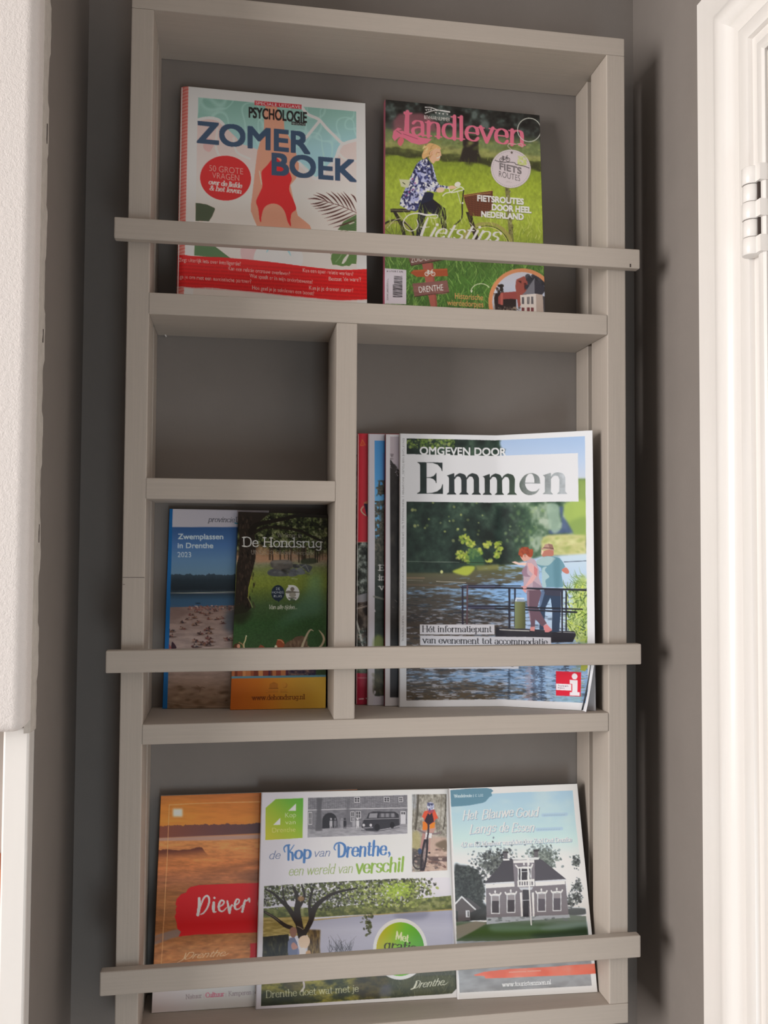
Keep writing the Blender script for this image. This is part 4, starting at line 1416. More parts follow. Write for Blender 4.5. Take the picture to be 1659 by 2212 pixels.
    A.poly([(780, 640), (790, 500), (870, 490), (905, 560), (890, 640)], '82432c', 1, True)
    A.line([(800, 490), (850, 500), (890, 540)], 14, 'c08a62', .8, True)
    A.ellipse(770, 600, 20, 26, 'c0b69c')
    A.poly([(910, 640), (930, 540), (1020, 495), (1070, 450), (1130, 435), (1200, 440), (1260, 560), (1270, 640)], '5f4a3b', 1, True)
    A.dabs(90, (930, 450, 1260, 640), (6, 14), ['6f5a48', '4b382c', '7d6651'], 3, 3, (60, 110), (.3, .6), clip=lambda x, y: y > 560 - (x - 900) * .4)
    A.line([(1165, 640, 34), (1200, 540, 34), (1260, 400, 30), (1310, 335, 22), (1355, 352, 8)], 0, 'a99a80', 1, True)
    A.line([(1440, 340, 10), (1500, 420, 30), (1515, 500, 34), (1470, 590, 30), (1380, 640, 22), (1270, 600, 8)], 0, 'a99a80', 1, True)
    cols = ['8b4a30', 'a5653f', '6a3325', '4a2436', '2c2038', '9c5c3a', '7d3a2c', 'b5794c', '33231f']
    x = 70
    rg = random.Random(9)
    while x < 960:
        w = rg.uniform(24, 90)
        A.rect(x, 900, x + w, 1085, rg.choice(cols))
        x += w
    A.rect(960, 900, 1390, 1075, lambda X, Y: ramp([(.3, '2a2035'), (.55, '4b3a3f'), (.75, '73564c')], fbm(X, Y, 60, 40, 4)))
    A.poly([(0, 1072), (1600, 1048), (1600, 1092), (0, 1116)], '54808f')
    A.poly([(0, 1106), (1600, 1080), (1600, 1720), (0, 1720)], lambda X, Y: ramp([(60, 'a9571a'), (500, 'b8691f'), (900, 'c98a2e'), (1560, 'd29d3b')], X))
    # pale emblem prints and address
    A.poly([(665, 1270), (670, 1192), (735, 1160), (798, 1190), (798, 1268)], '94561f', .55)
    for k in range(5):
        A.line([(690 + k * 24, 1200), (690 + k * 24, 1255)], 8, 'b8742c')
    A.line([(660, 1268), (802, 1266)], 10, '7a431a', .8)
    A.ellipse(905, 1215, 42, 46, 'a56a26', .8)
    A.ellipse(893, 1205, 40, 44, 'c6852f')
    for k in range(3):
        A.line([(610 + 40 * (k % 2), 1296 + k * 20), (800, 1294 + k * 20)], 6, '8c5220', .5)
        A.line([(838, 1292 + k * 20), (955 - 20 * (k % 2), 1290 + k * 20)], 6, '8c5220', .6)
    A.script('www.dehondsrug.nl', (388, 1452), (1218, 1438), 78, '5b2a17', .13, .09, .06)
    return A


def art_greyshade():
    A = Art(752, 928, 800, 1530, '5f5a58', 1.5)
    A.rect(750, 920, 800, 1535, lambda X, Y: ramp([(.3, '1f1b1b'), (.45, '443f3e'), (.6, '8a8684'), (.75, '3a2b2a')], fbm(X, Y, 14, 22, 5)))
    A.rect(750, 930, 800, 980, '8d8a8c')
    A.rect(750, 1170, 800, 1535, '221c1c')
    return A


def art_redmag():
    A = Art(764, 930, 1060, 1530, 'b02536', 1.5)
    A.frame(760, 920, 7.133)
    A.rect(0, 80, 2200, 4400, lambda X, Y: ramp([(0, 'b92a38'), (1000, 'b02536')], X))
    A.poly([(130, 295), (160, 205), (210, 290), (180, 305)], 'c0402f')
    A.line([(130, 300), (162, 210), (210, 295), (130, 304)], 9, 'cc6a3a')
    A.poly([(185, 1200), (250, 1150), (320, 1220), (300, 1420), (230, 1390)], '2a2238', 1)
    A.poly([(175, 1198), (200, 1170), (255, 1148), (262, 1200)], 'b3704c')
    A.line([(175, 1240), (143, 1290), (165, 1340), (215, 1380)], 17, 'b5a68c', 1, True)
    A.rect(0, 1790, 2200, 4300, lambda X, Y: ramp([(.3, '1c1d1b'), (.45, '363b36'), (.55, '6c736c'), (.68, 'a9b1ac'), (.8, '4b4f4a')], fbm(X, Y, 40, 50, 7) * .5 + fbm(X, Y, 90, 70, 8) * .5))
    A.rect(0, 1785, 2200, 1798, 'c9a58f', .7)
    A.frame(760, 1220, 6.917)
    A.poly([(40, 470), (240, 415), (2000, 300), (2000, 520), (70, 570)], '8f8f95')
    A.poly([(40, 570), (240, 545), (1800, 500), (1800, 1300), (40, 1300)], lambda X, Y: ramp([(.3, '2a2320'), (.5, '4c423b'), (.75, '857a70')], fbm(X, Y, 70, 90, 3)))
    A.line([(60, 600), (240, 570)], 16, '3a2a26')
    A.line([(60, 660), (240, 610)], 22, 'a99c94', .9)
    A.line([(70, 850), (110, 980), (160, 1200)], 30, 'b7b7b0', .95)
    A.dabs(40, (50, 950, 240, 1200), (6, 18), ['55605a', '3a443c', '8a948c'], 5)
    A.rect(0, 1400, 2200, 1625, lambda X, Y: ramp([(.3, '343b30'), (.6, '66705f')], fbm(X, Y, 40, 40, 3)))
    A.rect(0, 1622, 2200, 2300, 'ab2140')
    A.line([(100, 1690), (230, 1690)], 20, 'c07a82', .7)
    A.line([(112, 2008), (172, 2002)], 17, 'e0c4c8')
    A.line([(212, 1998), (300, 1996)], 15, 'e0c4c8')
    return A


def art_skymag():
    A = Art(788, 930, 1070, 1534, 'bcb9c2', 1.5)
    A.frame(760, 920, 7.133)

    def pic(X, Y):
        sky = ramp([(220, '3f86c2'), (800, '4b94cf'), (1200, '63a4d2')], Y)
        tr = ramp([(.25, '2a2e28'), (.45, '474a44'), (.6, '5f5a50'), (.8, '8a857c')], fbm(X, Y, 45, 45, 4) * .5 + fbm(X, Y, 16, 18, 7) * .5)
        m = np.clip((fbm(X, Y, 60, 80, 12) + (Y - 1160) / 500 - .5) * 6, 0, 1)
        m = np.where((Y > 840) & (Y < 1160), np.clip((fbm(X, Y, 70, 60, 13) + (X - 450) / 320 - .38) * 9, 0, 1), m)
        blue = np.clip((fbm(X, Y, 34, 34, 15) - .54) * 9, 0, 1) * np.clip((Y - 1220) / 60, 0, 1) * np.clip((1760 - Y) / 60, 0, 1) * np.clip((470 - X) / 60, 0, 1)
        m = np.clip(m - blue, 0, 1)[..., None]
        dark = np.clip((Y - 1900) / 500, 0, 1)[..., None]
        return (sky * (1 - m) + tr * m) * (1 - dark) + (col('2a3430') * (.8 + .5 * fbm(X, Y, 60, 60, 3))[..., None]) * dark
    A.rect(352, 228, 2150, 4200, pic)
    A.rect(480, 420, 520, 860, '6d5a96', .5, feather=12)
    A.frame(760, 1220, 6.917)
    A.script('Een', (395, 92), (660, 92), 84, 'd8d6d4', .2, .1, .06)
    A.script('in', (395, 236), (505, 236), 84, 'd8d6d4', .2, .1, .06)
    A.script('van', (395, 380), (640, 380), 84, 'd8d6d4', .2, .1, .06)
    A.line([(330, 480), (480, 520), (900, 560)], 30, '7a7d74', .8)
    A.poly([(330, 640), (355, 700), (345, 715), (330, 690)], 'b9b7c0')
    A.poly([(330, 1120), (390, 1050), (480, 1110), (480, 1260), (330, 1260)], '7d8a44', .8, True, 20)
    A.dabs(40, (335, 1500, 500, 1930), (10, 40), ['4a4a38', '3b3a30', '6a6650'], 3, 1.6, (20, 90), (.4, .8), .4)
    A.poly([(320, 1960), (400, 1965), (470, 1955), (1500, 1960), (1900, 1965), (1900, 2300), (320, 2300)], 'bcb9c6')
    A.poly([(332, 1880), (360, 1890), (350, 1930), (332, 1940)], 'bcb9c6')
    return A


def art_nightmag():
    A = Art(826, 930, 1100, 1536, 'c6c3c8', 1.5)
    A.frame(760, 920, 7.133)

    def pic(X, Y):
        c = ramp([(0, 'aaa3aa'), (1, 'a89ba4')], fbm(X, Y, 200, 200, 3))
        lim = 500 + (X - 590) * 1.35 + 90 * (fbm(X, Y, 40, 40, 5) - .5)
        d = np.clip((Y - lim) / 20, 0, 1)
        d = d * np.clip(1.5 - 1.6 * np.clip((fbm(X, Y, 16, 16, 8) - .62) * 9, 0, 1) * np.clip((lim + 180 - Y) / 60, 0, 1), 0, 1)
        dk = ramp([(.3, '1d1b1c'), (.6, '2b2828'), (.85, '3a3633')], fbm(X, Y, 90, 160, 9))
        d = d[..., None]
        return c * (1 - d) + dk * d
    A.rect(590, 165, 2200, 4100, pic)
    A.text('THE', (640, 525), (640, 430), 46, '262122', .01, up=(-46, 0))
    A.frame(760, 1220, 6.917)
    A.rect(570, 1400, 2400, 1985, '25252c')
    A.line([(645, 535), (665, 555), (680, 565)], 9, '77716c', .8)
    A.line([(610, 640), (630, 645)], 8, '77716c', .8)
    return A


def art_river():
    A = Art(858, 922, 1294, 1544, 'dcdee3')
    A.frame(0, 0, 1)

    def scene(A):
        # soft wood, meadow and sky
        def bgd(X, Y):
            wood = ramp([(.25, '16221f'), (.45, '22322d'), (.6, '2f433a'), (.75, '4a6150')], fbm(X, Y, 34, 34, 3) * .6 + fbm(X, Y, 12, 12, 6) * .4)
            mid = ramp([(.25, '2f4a3a'), (.5, '547058'), (.65, '8aa08a'), (.8, 'a9b9a8')], fbm(X, Y, 20, 24, 9))
            t = np.clip((X - 1090 + 40 * (fbm(X, Y, 40, 40, 12) - .5)) / 60, 0, 1)[..., None]
            c = wood * (1 - t) + mid * t
            sky = ramp([(940, 'a0bbe0'), (990, 'b3c8e6'), (1040, 'c6cfdf')], Y)
            s = np.clip((X - 1060 - 60 * (fbm(X, Y, 16, 16, 14) - .35)) / 20, 0, 1) * np.clip((1040 - Y) / 14, 0, 1)
            s = np.clip(s + np.clip((X - 1150) / 20, 0, 1) * np.clip((1038 - Y) / 8, 0, 1), 0, 1)[..., None]
            return c * (1 - s) + sky * s
        A.rect(870, 930, 1275, 1262, bgd)
        A.poly([(1240, 1036), (1275, 1036), (1275, 1160), (1240, 1160)], '8aa356', .9, feather=3)
        A.frame(1070, 920, 7.541)
        A.poly([(1170, 1260), (1480, 1260), (1480, 1790), (1290, 1760), (1180, 1580), (1120, 1420)], 'a3bb62', .95, True, 18)
        A.poly([(1200, 1600), (1480, 1500), (1480, 1780), (1290, 1770)], '7f9a56', .7, True, 30)
        A.poly([(1040, 1330), (1120, 1330), (1100, 1480), (1190, 1600), (1280, 1760), (900, 1780), (870, 1720), (1080, 1700), (1090, 1560)], '4b5d86', .85, False, 14)
        A.poly([(860, 1300), (1030, 1300), (1060, 1500), (1090, 1640), (1040, 1740), (950, 1760), (880, 1600)], '9fb8a8', .8, True, 16)
        A.poly([(760, 1870), (860, 1800), (1150, 1780), (1480, 1800), (1480, 2130), (760, 2130)], 'c9c78c', .95, False, 14)
        A.dabs(70, (800, 1830, 1480, 2080), (14, 34), ['d5d6a0', 'a9b56c', 'c0bd86', '93a35c'], 4, 1.6, (-30, 30), (.3, .6), .8)
        A.dabs(70, (170, 1300, 800, 1900), (12, 30), ['5d8054', '7c9c60', '3c5a44', '9fb77e', '8fa58a'], 5, 1.1, None, (.2, .55), .7)
        A.frame(860, 920, 7.541)
        A.dabs(26, (140, 1260, 1600, 1900), (12, 26), ['a7b06a', 'bcc27c', '7f9350'], 6, 1.1, None, (.35, .8), .4)
        A.dabs(170, (140, 200, 900, 360), (12, 26), ['6b8a3a', '8da64c', '39502c', '24352a', 'a6b56a'], 7, 1.3, None, (.4, .8))
        # river
        A.frame(0, 0, 1)

        def water(X, Y):
            brown = ramp([(1200, '2f4030'), (1225, '5e6440'), (1250, '5d5a48'), (1285, '4a4640'), (1340, '4a4542'), (1400, '5a4d42'), (1450, '514a48'), (1520, '5c5140')], Y)
            blue = ramp([(1200, 'b4cde6'), (1240, '86abd6'), (1300, '8cb6e4'), (1360, 'a8c2e6'), (1420, '86a8d0'), (1525, '86a4c8')], Y)
            pale = np.clip((X - 1130) / 90, 0, 1)[..., None] * np.clip((1400 - Y) / 60, 0, 1)[..., None]
            blue = blue * (1 - .7 * pale) + col('cbdcee') * .7 * pale
            rip = fbm(X, Y, 15, 3.4, 21) * .65 + fbm(X, Y, 40, 7, 23) * .35
            b = (X - 1010 - (Y - 1260) * .1) / 160 + (rip - .5) * 3.4
            b = b + np.clip((X - 1120) / 60, 0, 2) * np.clip((1400 - Y) / 60, 0, 1) + .9 * np.exp(-((Y - 1282) / 14.0) ** 2) + .5 * np.exp(-((Y - 1318) / 9.0) ** 2) + 1.1 * np.exp(-((Y - 1462) / 16.0) ** 2) - .5 * np.exp(-((Y - 1236) / 16.0) ** 2)
            t = np.clip(b, 0, 1)[..., None]
            c = brown * (1 - t) + blue * t
            d = np.clip((fbm(X, Y, 18, 2.8, 31) - .56) * 7, 0, 1)[..., None] * np.clip((Y - 1255) / 40, 0, 1)[..., None]
            c = c * (1 - .55 * d) + col('27313f') * .55 * d
            l = np.clip((fbm(X, Y, 14, 2.6, 41) - .6) * 9, 0, 1)[..., None] * np.clip((Y - 1300) / 40, 0, 1)[..., None]
            c = c * (1 - .6 * l) + col('c2cbe0') * .6 * l
            return c
        A.poly([(870, 1240), (985, 1240), (1060, 1225), (1100, 1222), (1170, 1205), (1275, 1198), (1275, 1530), (870, 1530)], water, 1, False, 2)
        # sunlit willow and its glint on the water
        A.frame(860, 1150, 7.541)
        wil = ['b9c453', 'c7cc66', '8fa63e', 'a8b84a', '6f8f3c']
        for cx, cy, rx, ry, n in ((1080, 130, 80, 70, 26), (1180, 210, 60, 60, 22), (1080, 400, 150, 120, 60), (1280, 350, 90, 70, 26), (1460, 220, 70, 50, 22), (1640, 260, 60, 110, 26), (1480, 480, 60, 24, 12), (1620, 400, 60, 60, 16)):
            rg = random.Random(int(cx + cy))
            for k in range(n):
                a, r = rg.uniform(0, 6.28), math.sqrt(rg.random())
                A.ellipse(cx + rx * r * math.cos(a), cy + ry * r * math.sin(a), rg.uniform(14, 34), rg.uniform(12, 26), rg.choice(wil), rg.uniform(.5, .95), rg.uniform(0, 180), 8)
        A.poly([(1150, 300), (1260, 290), (1400, 470), (1380, 560), (1180, 560), (1150, 460)], '3f6a48', .75, True, 14)
        A.poly([(880, 655), (1000, 600), (1080, 570), (1230, 570), (1240, 620), (1130, 720), (980, 700)], 'b3c04a', .95, True, 10)
        A.poly([(1240, 560), (1640, 540), (1640, 620), (1300, 640)], '8a8a52', .8, False, 14)
        A.ellipse(705, 662, 24, 28, 'c7cc8c', 1, 0, 6)
        A.line([(140, 492), (700, 500), (1000, 508)], 7, '9aa69a', .8)
        A.line([(1000, 510), (1659, 516)], 9, '20281f', .95)
        A.line([(140, 760), (420, 762)], 26, '9a7f68', .6, feather=8)
        A.line([(140, 795), (400, 806)], 6, 'a09c92', .8)
        A.line([(620, 818), (1100, 835)], 8, 'c8c2b8', .9)
        A.line([(140, 870), (760, 890), (980, 900)], 26, '6d5c4c', .7, feather=6)
        # reeds on the right bank
        A.frame(1070, 1150, 7.541)
        A.poly([(1290, 880), (1490, 780), (1500, 1810), (1180, 1560), (1260, 1300)], 'a7bb62', .85, True, 30)
        A.blades(210, (1180, 900, 1520, 1810), (60, 200), (8, 24), ['b8c94e', 'd0da74', '7d9a3c', '56742f', 'c3d08c', '3c5530'], 8, (-70, 70), (.55, 1))
        A.blades(30, (1300, 740, 1500, 900), (80, 190), (6, 16), ['8aa35c', '6f8f52'], 9, (-80, -20), (.5, .9))
        A.frame(860, 1150, 7.541)
        # mooring rope and railing
        for pts, w in (([(1020, 905), (1120, 885), (1660, 886)], 20), ([(1040, 915), (1660, 920)], 34), ([(1140, 1220), (1660, 1222)], 28), ([(1040, 1245), (1660, 1262)], 30)):
            A.line(pts, w, '2b2b40')
        for pts in ([(1030, 898), (1660, 902)], [(1040, 1240), (1660, 1250)]):
            A.line(pts, 9, '7d84a6', .7)
        A.line([(1045, 910), (1050, 1520)], 30, '2d2b3d')
        A.line([(1125, 890), (1118, 1520)], 26, '5d4750')
        A.line([(1090, 850), (1280, 850)], 26, '4c4440', 1)
        A.frame(1070, 1150, 7.541)
        A.line([(0, 512), (270, 515)], 9, '20281f', .95)
        A.line([(1130, 500), (1480, 482)], 12, '3c4658', .9)
        # deck edge and mooring post
        A.poly([(0, 1560), (560, 1590), (1080, 1620), (1300, 1625), (1320, 1680), (1270, 1800), (930, 1810), (0, 1800)], '33333c')
        A.poly([(60, 1592), (570, 1612), (560, 1630), (70, 1610)], 'c8c9c8', .9)
        A.poly([(935, 1632), (1300, 1652), (1320, 1690), (1270, 1800), (930, 1800)], '2c2c35')
        A.line([(930, 1632), (1300, 1652)], 10, 'a9adb2', .8)
        A.rect(0, 1600, 55, 1690, '2f313a')
        A.rect(215, 920, 250, 1580, '25293a')
        A.rect(312, 930, 342, 1560, '2a3044')
        # man in hat, seen from behind
        A.poly([(760, 960), (1110, 960), (1080, 1240), (1050, 1640), (930, 1640), (940, 1300), (910, 1080), (830, 1240), (800, 1600), (730, 1600), (740, 1120)], '30415a', 1)
        A.poly([(760, 960), (820, 980), (760, 1200), (720, 1260), (730, 1080)], '6a80a4', .8)
        A.poly([(800, 930), (1120, 930), (1115, 990), (1060, 1060), (820, 1040)], '3c3e50', 1)
        A.poly([(690, 470), (800, 420), (860, 400), (960, 410), (1060, 440), (1110, 500), (1150, 580), (1100, 620), (1085, 700), (1120, 890), (1100, 915), (780, 910), (770, 700), (760, 600), (680, 540)], '6c97a8')
        A.poly([(690, 470), (860, 410), (990, 440), (960, 480), (860, 560), (700, 540)], 'a9c2c4', .9, True)
        A.poly([(780, 600), (850, 580), (820, 640), (890, 740), (830, 800), (840, 905), (780, 905), (770, 700)], 'b3cdd2', .8, True)
        A.poly([(960, 470), (1060, 450), (1060, 880), (980, 900)], '55808f', .6, True, 20)
        A.poly([(1100, 620), (1160, 590), (1205, 640), (1205, 685), (1160, 690), (1100, 650)], 'c47b6e', 1, True)
        A.poly([(770, 340), (850, 305), (950, 310), (950, 400), (850, 405), (790, 415), (765, 380)], 'b5786a', 1, True)
        A.poly([(765, 300), (800, 330), (770, 390), (758, 370)], 'e3c3b0')
        A.poly([(755, 290), (800, 260), (820, 215), (880, 200), (940, 215), (965, 290), (970, 320), (860, 295), (770, 300)], 'b08f83', 1)
        A.poly([(870, 205), (940, 215), (965, 300), (900, 290)], '8a675e', .8)
        A.line([(800, 265), (955, 280)], 16, '6b4c46', .8)
        # woman with red hair, hand on the rail
        A.poly([(520, 960), (740, 950), (760, 1010), (700, 1230), (800, 1420), (850, 1500), (770, 1550), (700, 1470), (660, 1430), (655, 1560), (590, 1560), (570, 1330), (530, 1200)], '6a5260', 1)
        A.poly([(520, 970), (560, 980), (560, 1260), (590, 1450), (570, 1450), (530, 1200)], 'a58a98', .7)
        A.poly([(580, 1560), (655, 1550), (650, 1625), (575, 1620)], 'd28f8f')
        A.poly([(790, 1540), (850, 1510), (940, 1610), (880, 1640), (820, 1640)], 'd68a8f')
        A.poly([(530, 470), (600, 440), (660, 470), (720, 620), (720, 760), (770, 900), (760, 950), (520, 965), (470, 900), (465, 720), (440, 650), (500, 560)], 'b9a3b0')
        A.poly([(440, 650), (520, 560), (530, 690), (580, 740), (470, 730)], '8e7286', .8, True)
        A.poly([(620, 800), (770, 900), (760, 950), (620, 950)], '8e7a8c', .6)
        A.poly([(530, 520), (600, 520), (690, 600), (690, 720), (620, 830), (520, 900), (490, 900), (620, 700), (560, 640)], 'd8a8a8', 1)
        A.poly([(640, 560), (700, 620), (690, 740), (640, 700)], 'c06d72', .7)
        A.poly([(270, 505), (330, 490), (390, 515), (520, 510), (500, 560), (390, 550), (330, 530)], 'e3c3b8', 1)
        A.poly([(410, 910), (470, 890), (530, 900), (520, 950), (510, 1010), (480, 990), (440, 940)], 'd29a9a', 1)
        A.poly([(415, 400), (470, 380), (580, 400), (590, 440), (500, 490), (450, 470)], 'd5a192', 1, True)
        A.poly([(385, 380), (400, 310), (470, 258), (540, 265), (570, 295), (615, 290), (625, 340), (610, 410), (560, 420), (500, 370), (460, 390), (445, 430), (410, 400)], 'a04a30', 1, True)
        A.dabs(30, (390, 270, 610, 400), (8, 18), ['b85f3a', '7d3426'], 4, 2, (20, 120), (.3, .6), clip=lambda x, y: (x - 500) ** 2 / 110 ** 2 + (y - 330) ** 2 / 70 ** 2 < 1)
        # near railing passes in front
        for pts, w in (([(0, 890), (420, 893)], 16), ([(0, 920), (480, 930), (780, 938), (1485, 958)], 30), ([(0, 1222), (220, 1222), (520, 1240), (800, 1250), (1420, 1270)], 26), ([(0, 1262), (500, 1278), (1050, 1305), (1330, 1318)], 30)):
            A.line(pts, w, '22242f')
        for pts in ([(0, 905), (480, 915), (1480, 940)], [(500, 1268), (1050, 1292)]):
            A.line(pts, 7, '6d7690', .7)
        A.poly([(440, 895), (515, 895), (520, 930), (470, 940)], 'd09a9c')
        for x0, y0, y1 in ((1085, 980, 1650), (1150, 970, 1620)):
            A.rect(x0, y0, x0 + 26, y1, '22242f')
        A.line([(1078, 990), (1085, 1640)], 7, 'a5aab4', .6)
        A.rect(322, 1145, 498, 1585, lambda X, Y: ramp([(320, '7d8a66'), (420, '6b7048'), (500, '4d5238')], X))
        A.poly([(325, 1145), (340, 1080), (480, 1085), (490, 1148)], 'cbd6e6')
        A.poly([(355, 1105), (485, 1110), (488, 1148), (355, 1146)], '8fa0b8')
        # reflections at the foot
        A.frame(860, 1410, 3.858)
        for x, w, c in ((925, 16, '1c2535'), (1100, 60, '9c8a96'), (1140, 46, '3a3f52'), (1200, 50, '2c3448'), (1260, 60, 'a9c6e4'), (1400, 60, '2e2f38'), (1500, 90, '7d8a62')):
            rg = random.Random(x)
            for k in range(34):
                y = 100 + k * 9
                A.line([(x + rg.uniform(-w, 0) * .7, y), (x + rg.uniform(0, w) * .7, y + rg.uniform(-2, 2))], 7, c, .6)
        A.poly([(1530, 100), (1600, 100), (1560, 160), (1520, 150)], 'a5a83a', .9)
        A.line([(560, 370), (700, 335), (900, 330)], 6, '3c4c66', .6, True)
        A.poly([(1310, 330), (1530, 370), (1520, 430), (1300, 400)], '8fb4c8', .7, False, 6)
    # printed picture inside the white margin
    A.clipped([(878, 947), (1070, 951.5), (1264, 942.5), (1271, 1519), (1085, 1511), (877.5, 1513)], scene)
    # white title plate with letters cut out of the picture
    A.frame(0, 0, 1)
    A.poly([(868, 981.5), (1070, 985.5), (1249, 979.5), (1250.5, 1085), (1060, 1088), (868, 1085)], 'dbdde2')
    A.frame(860, 920, 7.541)
    A.text('OMGEVEN DOOR', (352, 470), (1760, 494), 126, 'dfe1e6', .022)

    def ink(X, Y):
        return ramp([(300, '22302f'), (1000, '2c3438'), (1560, '2f3a38'), (1900, '37473c'), (2050, '6f7876'), (2500, '9aa2a6'), (2780, 'b3bac2')], X) * (.86 + .3 * fbm(X, Y, 90, 90, 4))[..., None]
    E_ = [(310, 597), (520, 600), (718, 604), (718, 745), (708, 745), (695, 700), (640, 640), (560, 612), (461, 608), (461, 848), (520, 846), (575, 825), (605, 790), (612, 775), (620, 775), (622, 942), (612, 942), (600, 905), (565, 875), (520, 860), (461, 858),
          (461, 1108), (540, 1105), (630, 1080), (695, 1030), (715, 965), (725, 965), (726, 1122), (308, 1118), (308, 1108), (350, 1085), (355, 1060), (355, 650), (345, 625), (312, 605)]
    A.poly(E_, ink)

    def stem(x0, x1, yt, yb, flag):
        if flag:
            A.poly([(x0 - 35, yt + 35), (x1 - 20, yt - 2), (x1, yt - 6), (x1, yb - 40), (x1 + 30, yb - 10), (x1 + 30, yb), (x0 - 32, yb), (x0 - 32, yb - 10), (x0, yb - 40), (x0, yt + 75), (x0 - 10, yt + 50)], ink)
        else:
            A.poly([(x0, yt), (x1, yt), (x1, yb - 40), (x1 + 30, yb - 10), (x1 + 30, yb), (x0 - 32, yb), (x0 - 32, yb - 10), (x0, yb - 40)], ink)

    def arch(x0, x1, x2, yt, yb):
        """arch from stem edge x0 up and over to a stem between x1 and x2"""
        A.poly([(x0, yt + 80)] + list(smooth([(x0, yt + 76), (x0 + 30, yt + 30), (x0 + 80, yt), (x2 - 95, yt - 2), (x2 - 30, yt + 22), (x2, yt + 80)], 6)) +
               [(x2, yt + 130), (x1, yt + 130)] + list(smooth([(x1, yt + 110), (x1 - 20, yt + 62), (x1 - 60, yt + 50), (x0 + 40, yt + 62), (x0, yt + 110)], 6)), ink)
    stem(822, 912, 785, 1132, True)
    arch(905, 1025, 1113, 785, 1132)
    stem(1025, 1113, 900, 1132, False)
    arch(1108, 1228, 1315, 785, 1135)
    stem(1228, 1315, 900, 1135, False)
    d2 = 585
    stem(1408, 1493, 800, 1138, True)
    arch(1488, 1608, 1697, 792, 1138)
    stem(1608, 1697, 905, 1138, False)
    arch(1692, 1816, 1908, 792, 1136)
    stem(1816, 1908, 905, 1136, False)
    ex, ey = 2155, 962
    out = smooth([(2325, 948), (2310, 850), (2250, 795), (2165, 780), (2060, 825), (1985, 950), (2010, 1060), (2080, 1125), (2170, 1140), (2260, 1110), (2312, 1040), (2300, 1038), (2262, 1072), (2190, 1082), (2120, 1050), (2082, 985), (2080, 948)], 6)
    A.poly(list(out), ink)
    A.poly(list(smooth([(2080, 938), (2090, 860), (2130, 800), (2165, 790), (2200, 800), (2225, 860), (2232, 938)], 6)), 'dbdde2')
    A.line([(2070, 946), (2325, 946)], 9, '8a9298')
    stem(2402, 2500, 780, 1128, True)
    arch(2496, 2636, 2732, 770, 1122)
    stem(2636, 2732, 890, 1122, False)
    A.text('EEN UITGAVE VAN TOURIST INFO EMMEN  |  MONETPASSAGE 2, 7811 DM EMMEN  |  TEL. 0591-649712', (70, 205), (60, 2420), 30, '8f9094', -.004, up=(32, 0))
    A.frame(860, 1150, 7.541)
    A.text('|  OMGEVENDOOREMMEN.NL  |  TOURISTEMMEN.NL', (60, 660), (62, 1790), 30, '8f9094', -.004, up=(32, 0))
    # caption strips
    A.poly([(354, 1515), (1570, 1518), (1570, 1678), (354, 1676)], 'd6d8e2')
    A.script('H\u00e9t informatiepunt', (388, 1636), (1522, 1638), 98, '20232c', .155, .04, .045)
    A.poly([(356, 1694), (2500, 1726), (2503, 1880), (356, 1850)], 'd6d8e2')
    A.script('van evenement tot accommodatie', (388, 1815), (2440, 1846), 100, '20232c', .155, .04, .045)
    A.poly([(356, 1868), (2040, 1890), (2040, 2060), (356, 2048)], 'd6d8e2')
    A.poly([(356, 2058), (1970, 2066), (1970, 2232), (356, 2226)], 'd6d8e2')
    A.script('omgeving', (1290, 2166), (1905, 2168), 98, '20232c', .155, .04, .045)
    # red information flag
    A.frame(1200, 1350, 6.636)
    A.poly([(15, 670), (372, 686), (364, 1030), (15, 1015)], 'd41f38')
    A.ellipse(280, 745, 40, 42, 'e6dfea')
    A.poly([(212, 793), (322, 798), (320, 968), (352, 970), (350, 1020), (210, 1016), (212, 968), (243, 968), (243, 850), (212, 848)], 'e6dfea')
    A.poly([(18, 845), (236, 855), (236, 946), (18, 935)], 'e6dfea')
    A.poly([(236, 852), (246, 852), (246, 950), (236, 950)], 'd41f38')
    A.text('Tourist info', (45, 885), (190, 893), 20, '6a4a58')
    A.text('Emmen', (45, 915), (135, 920), 20, '6a4a58')
    return A


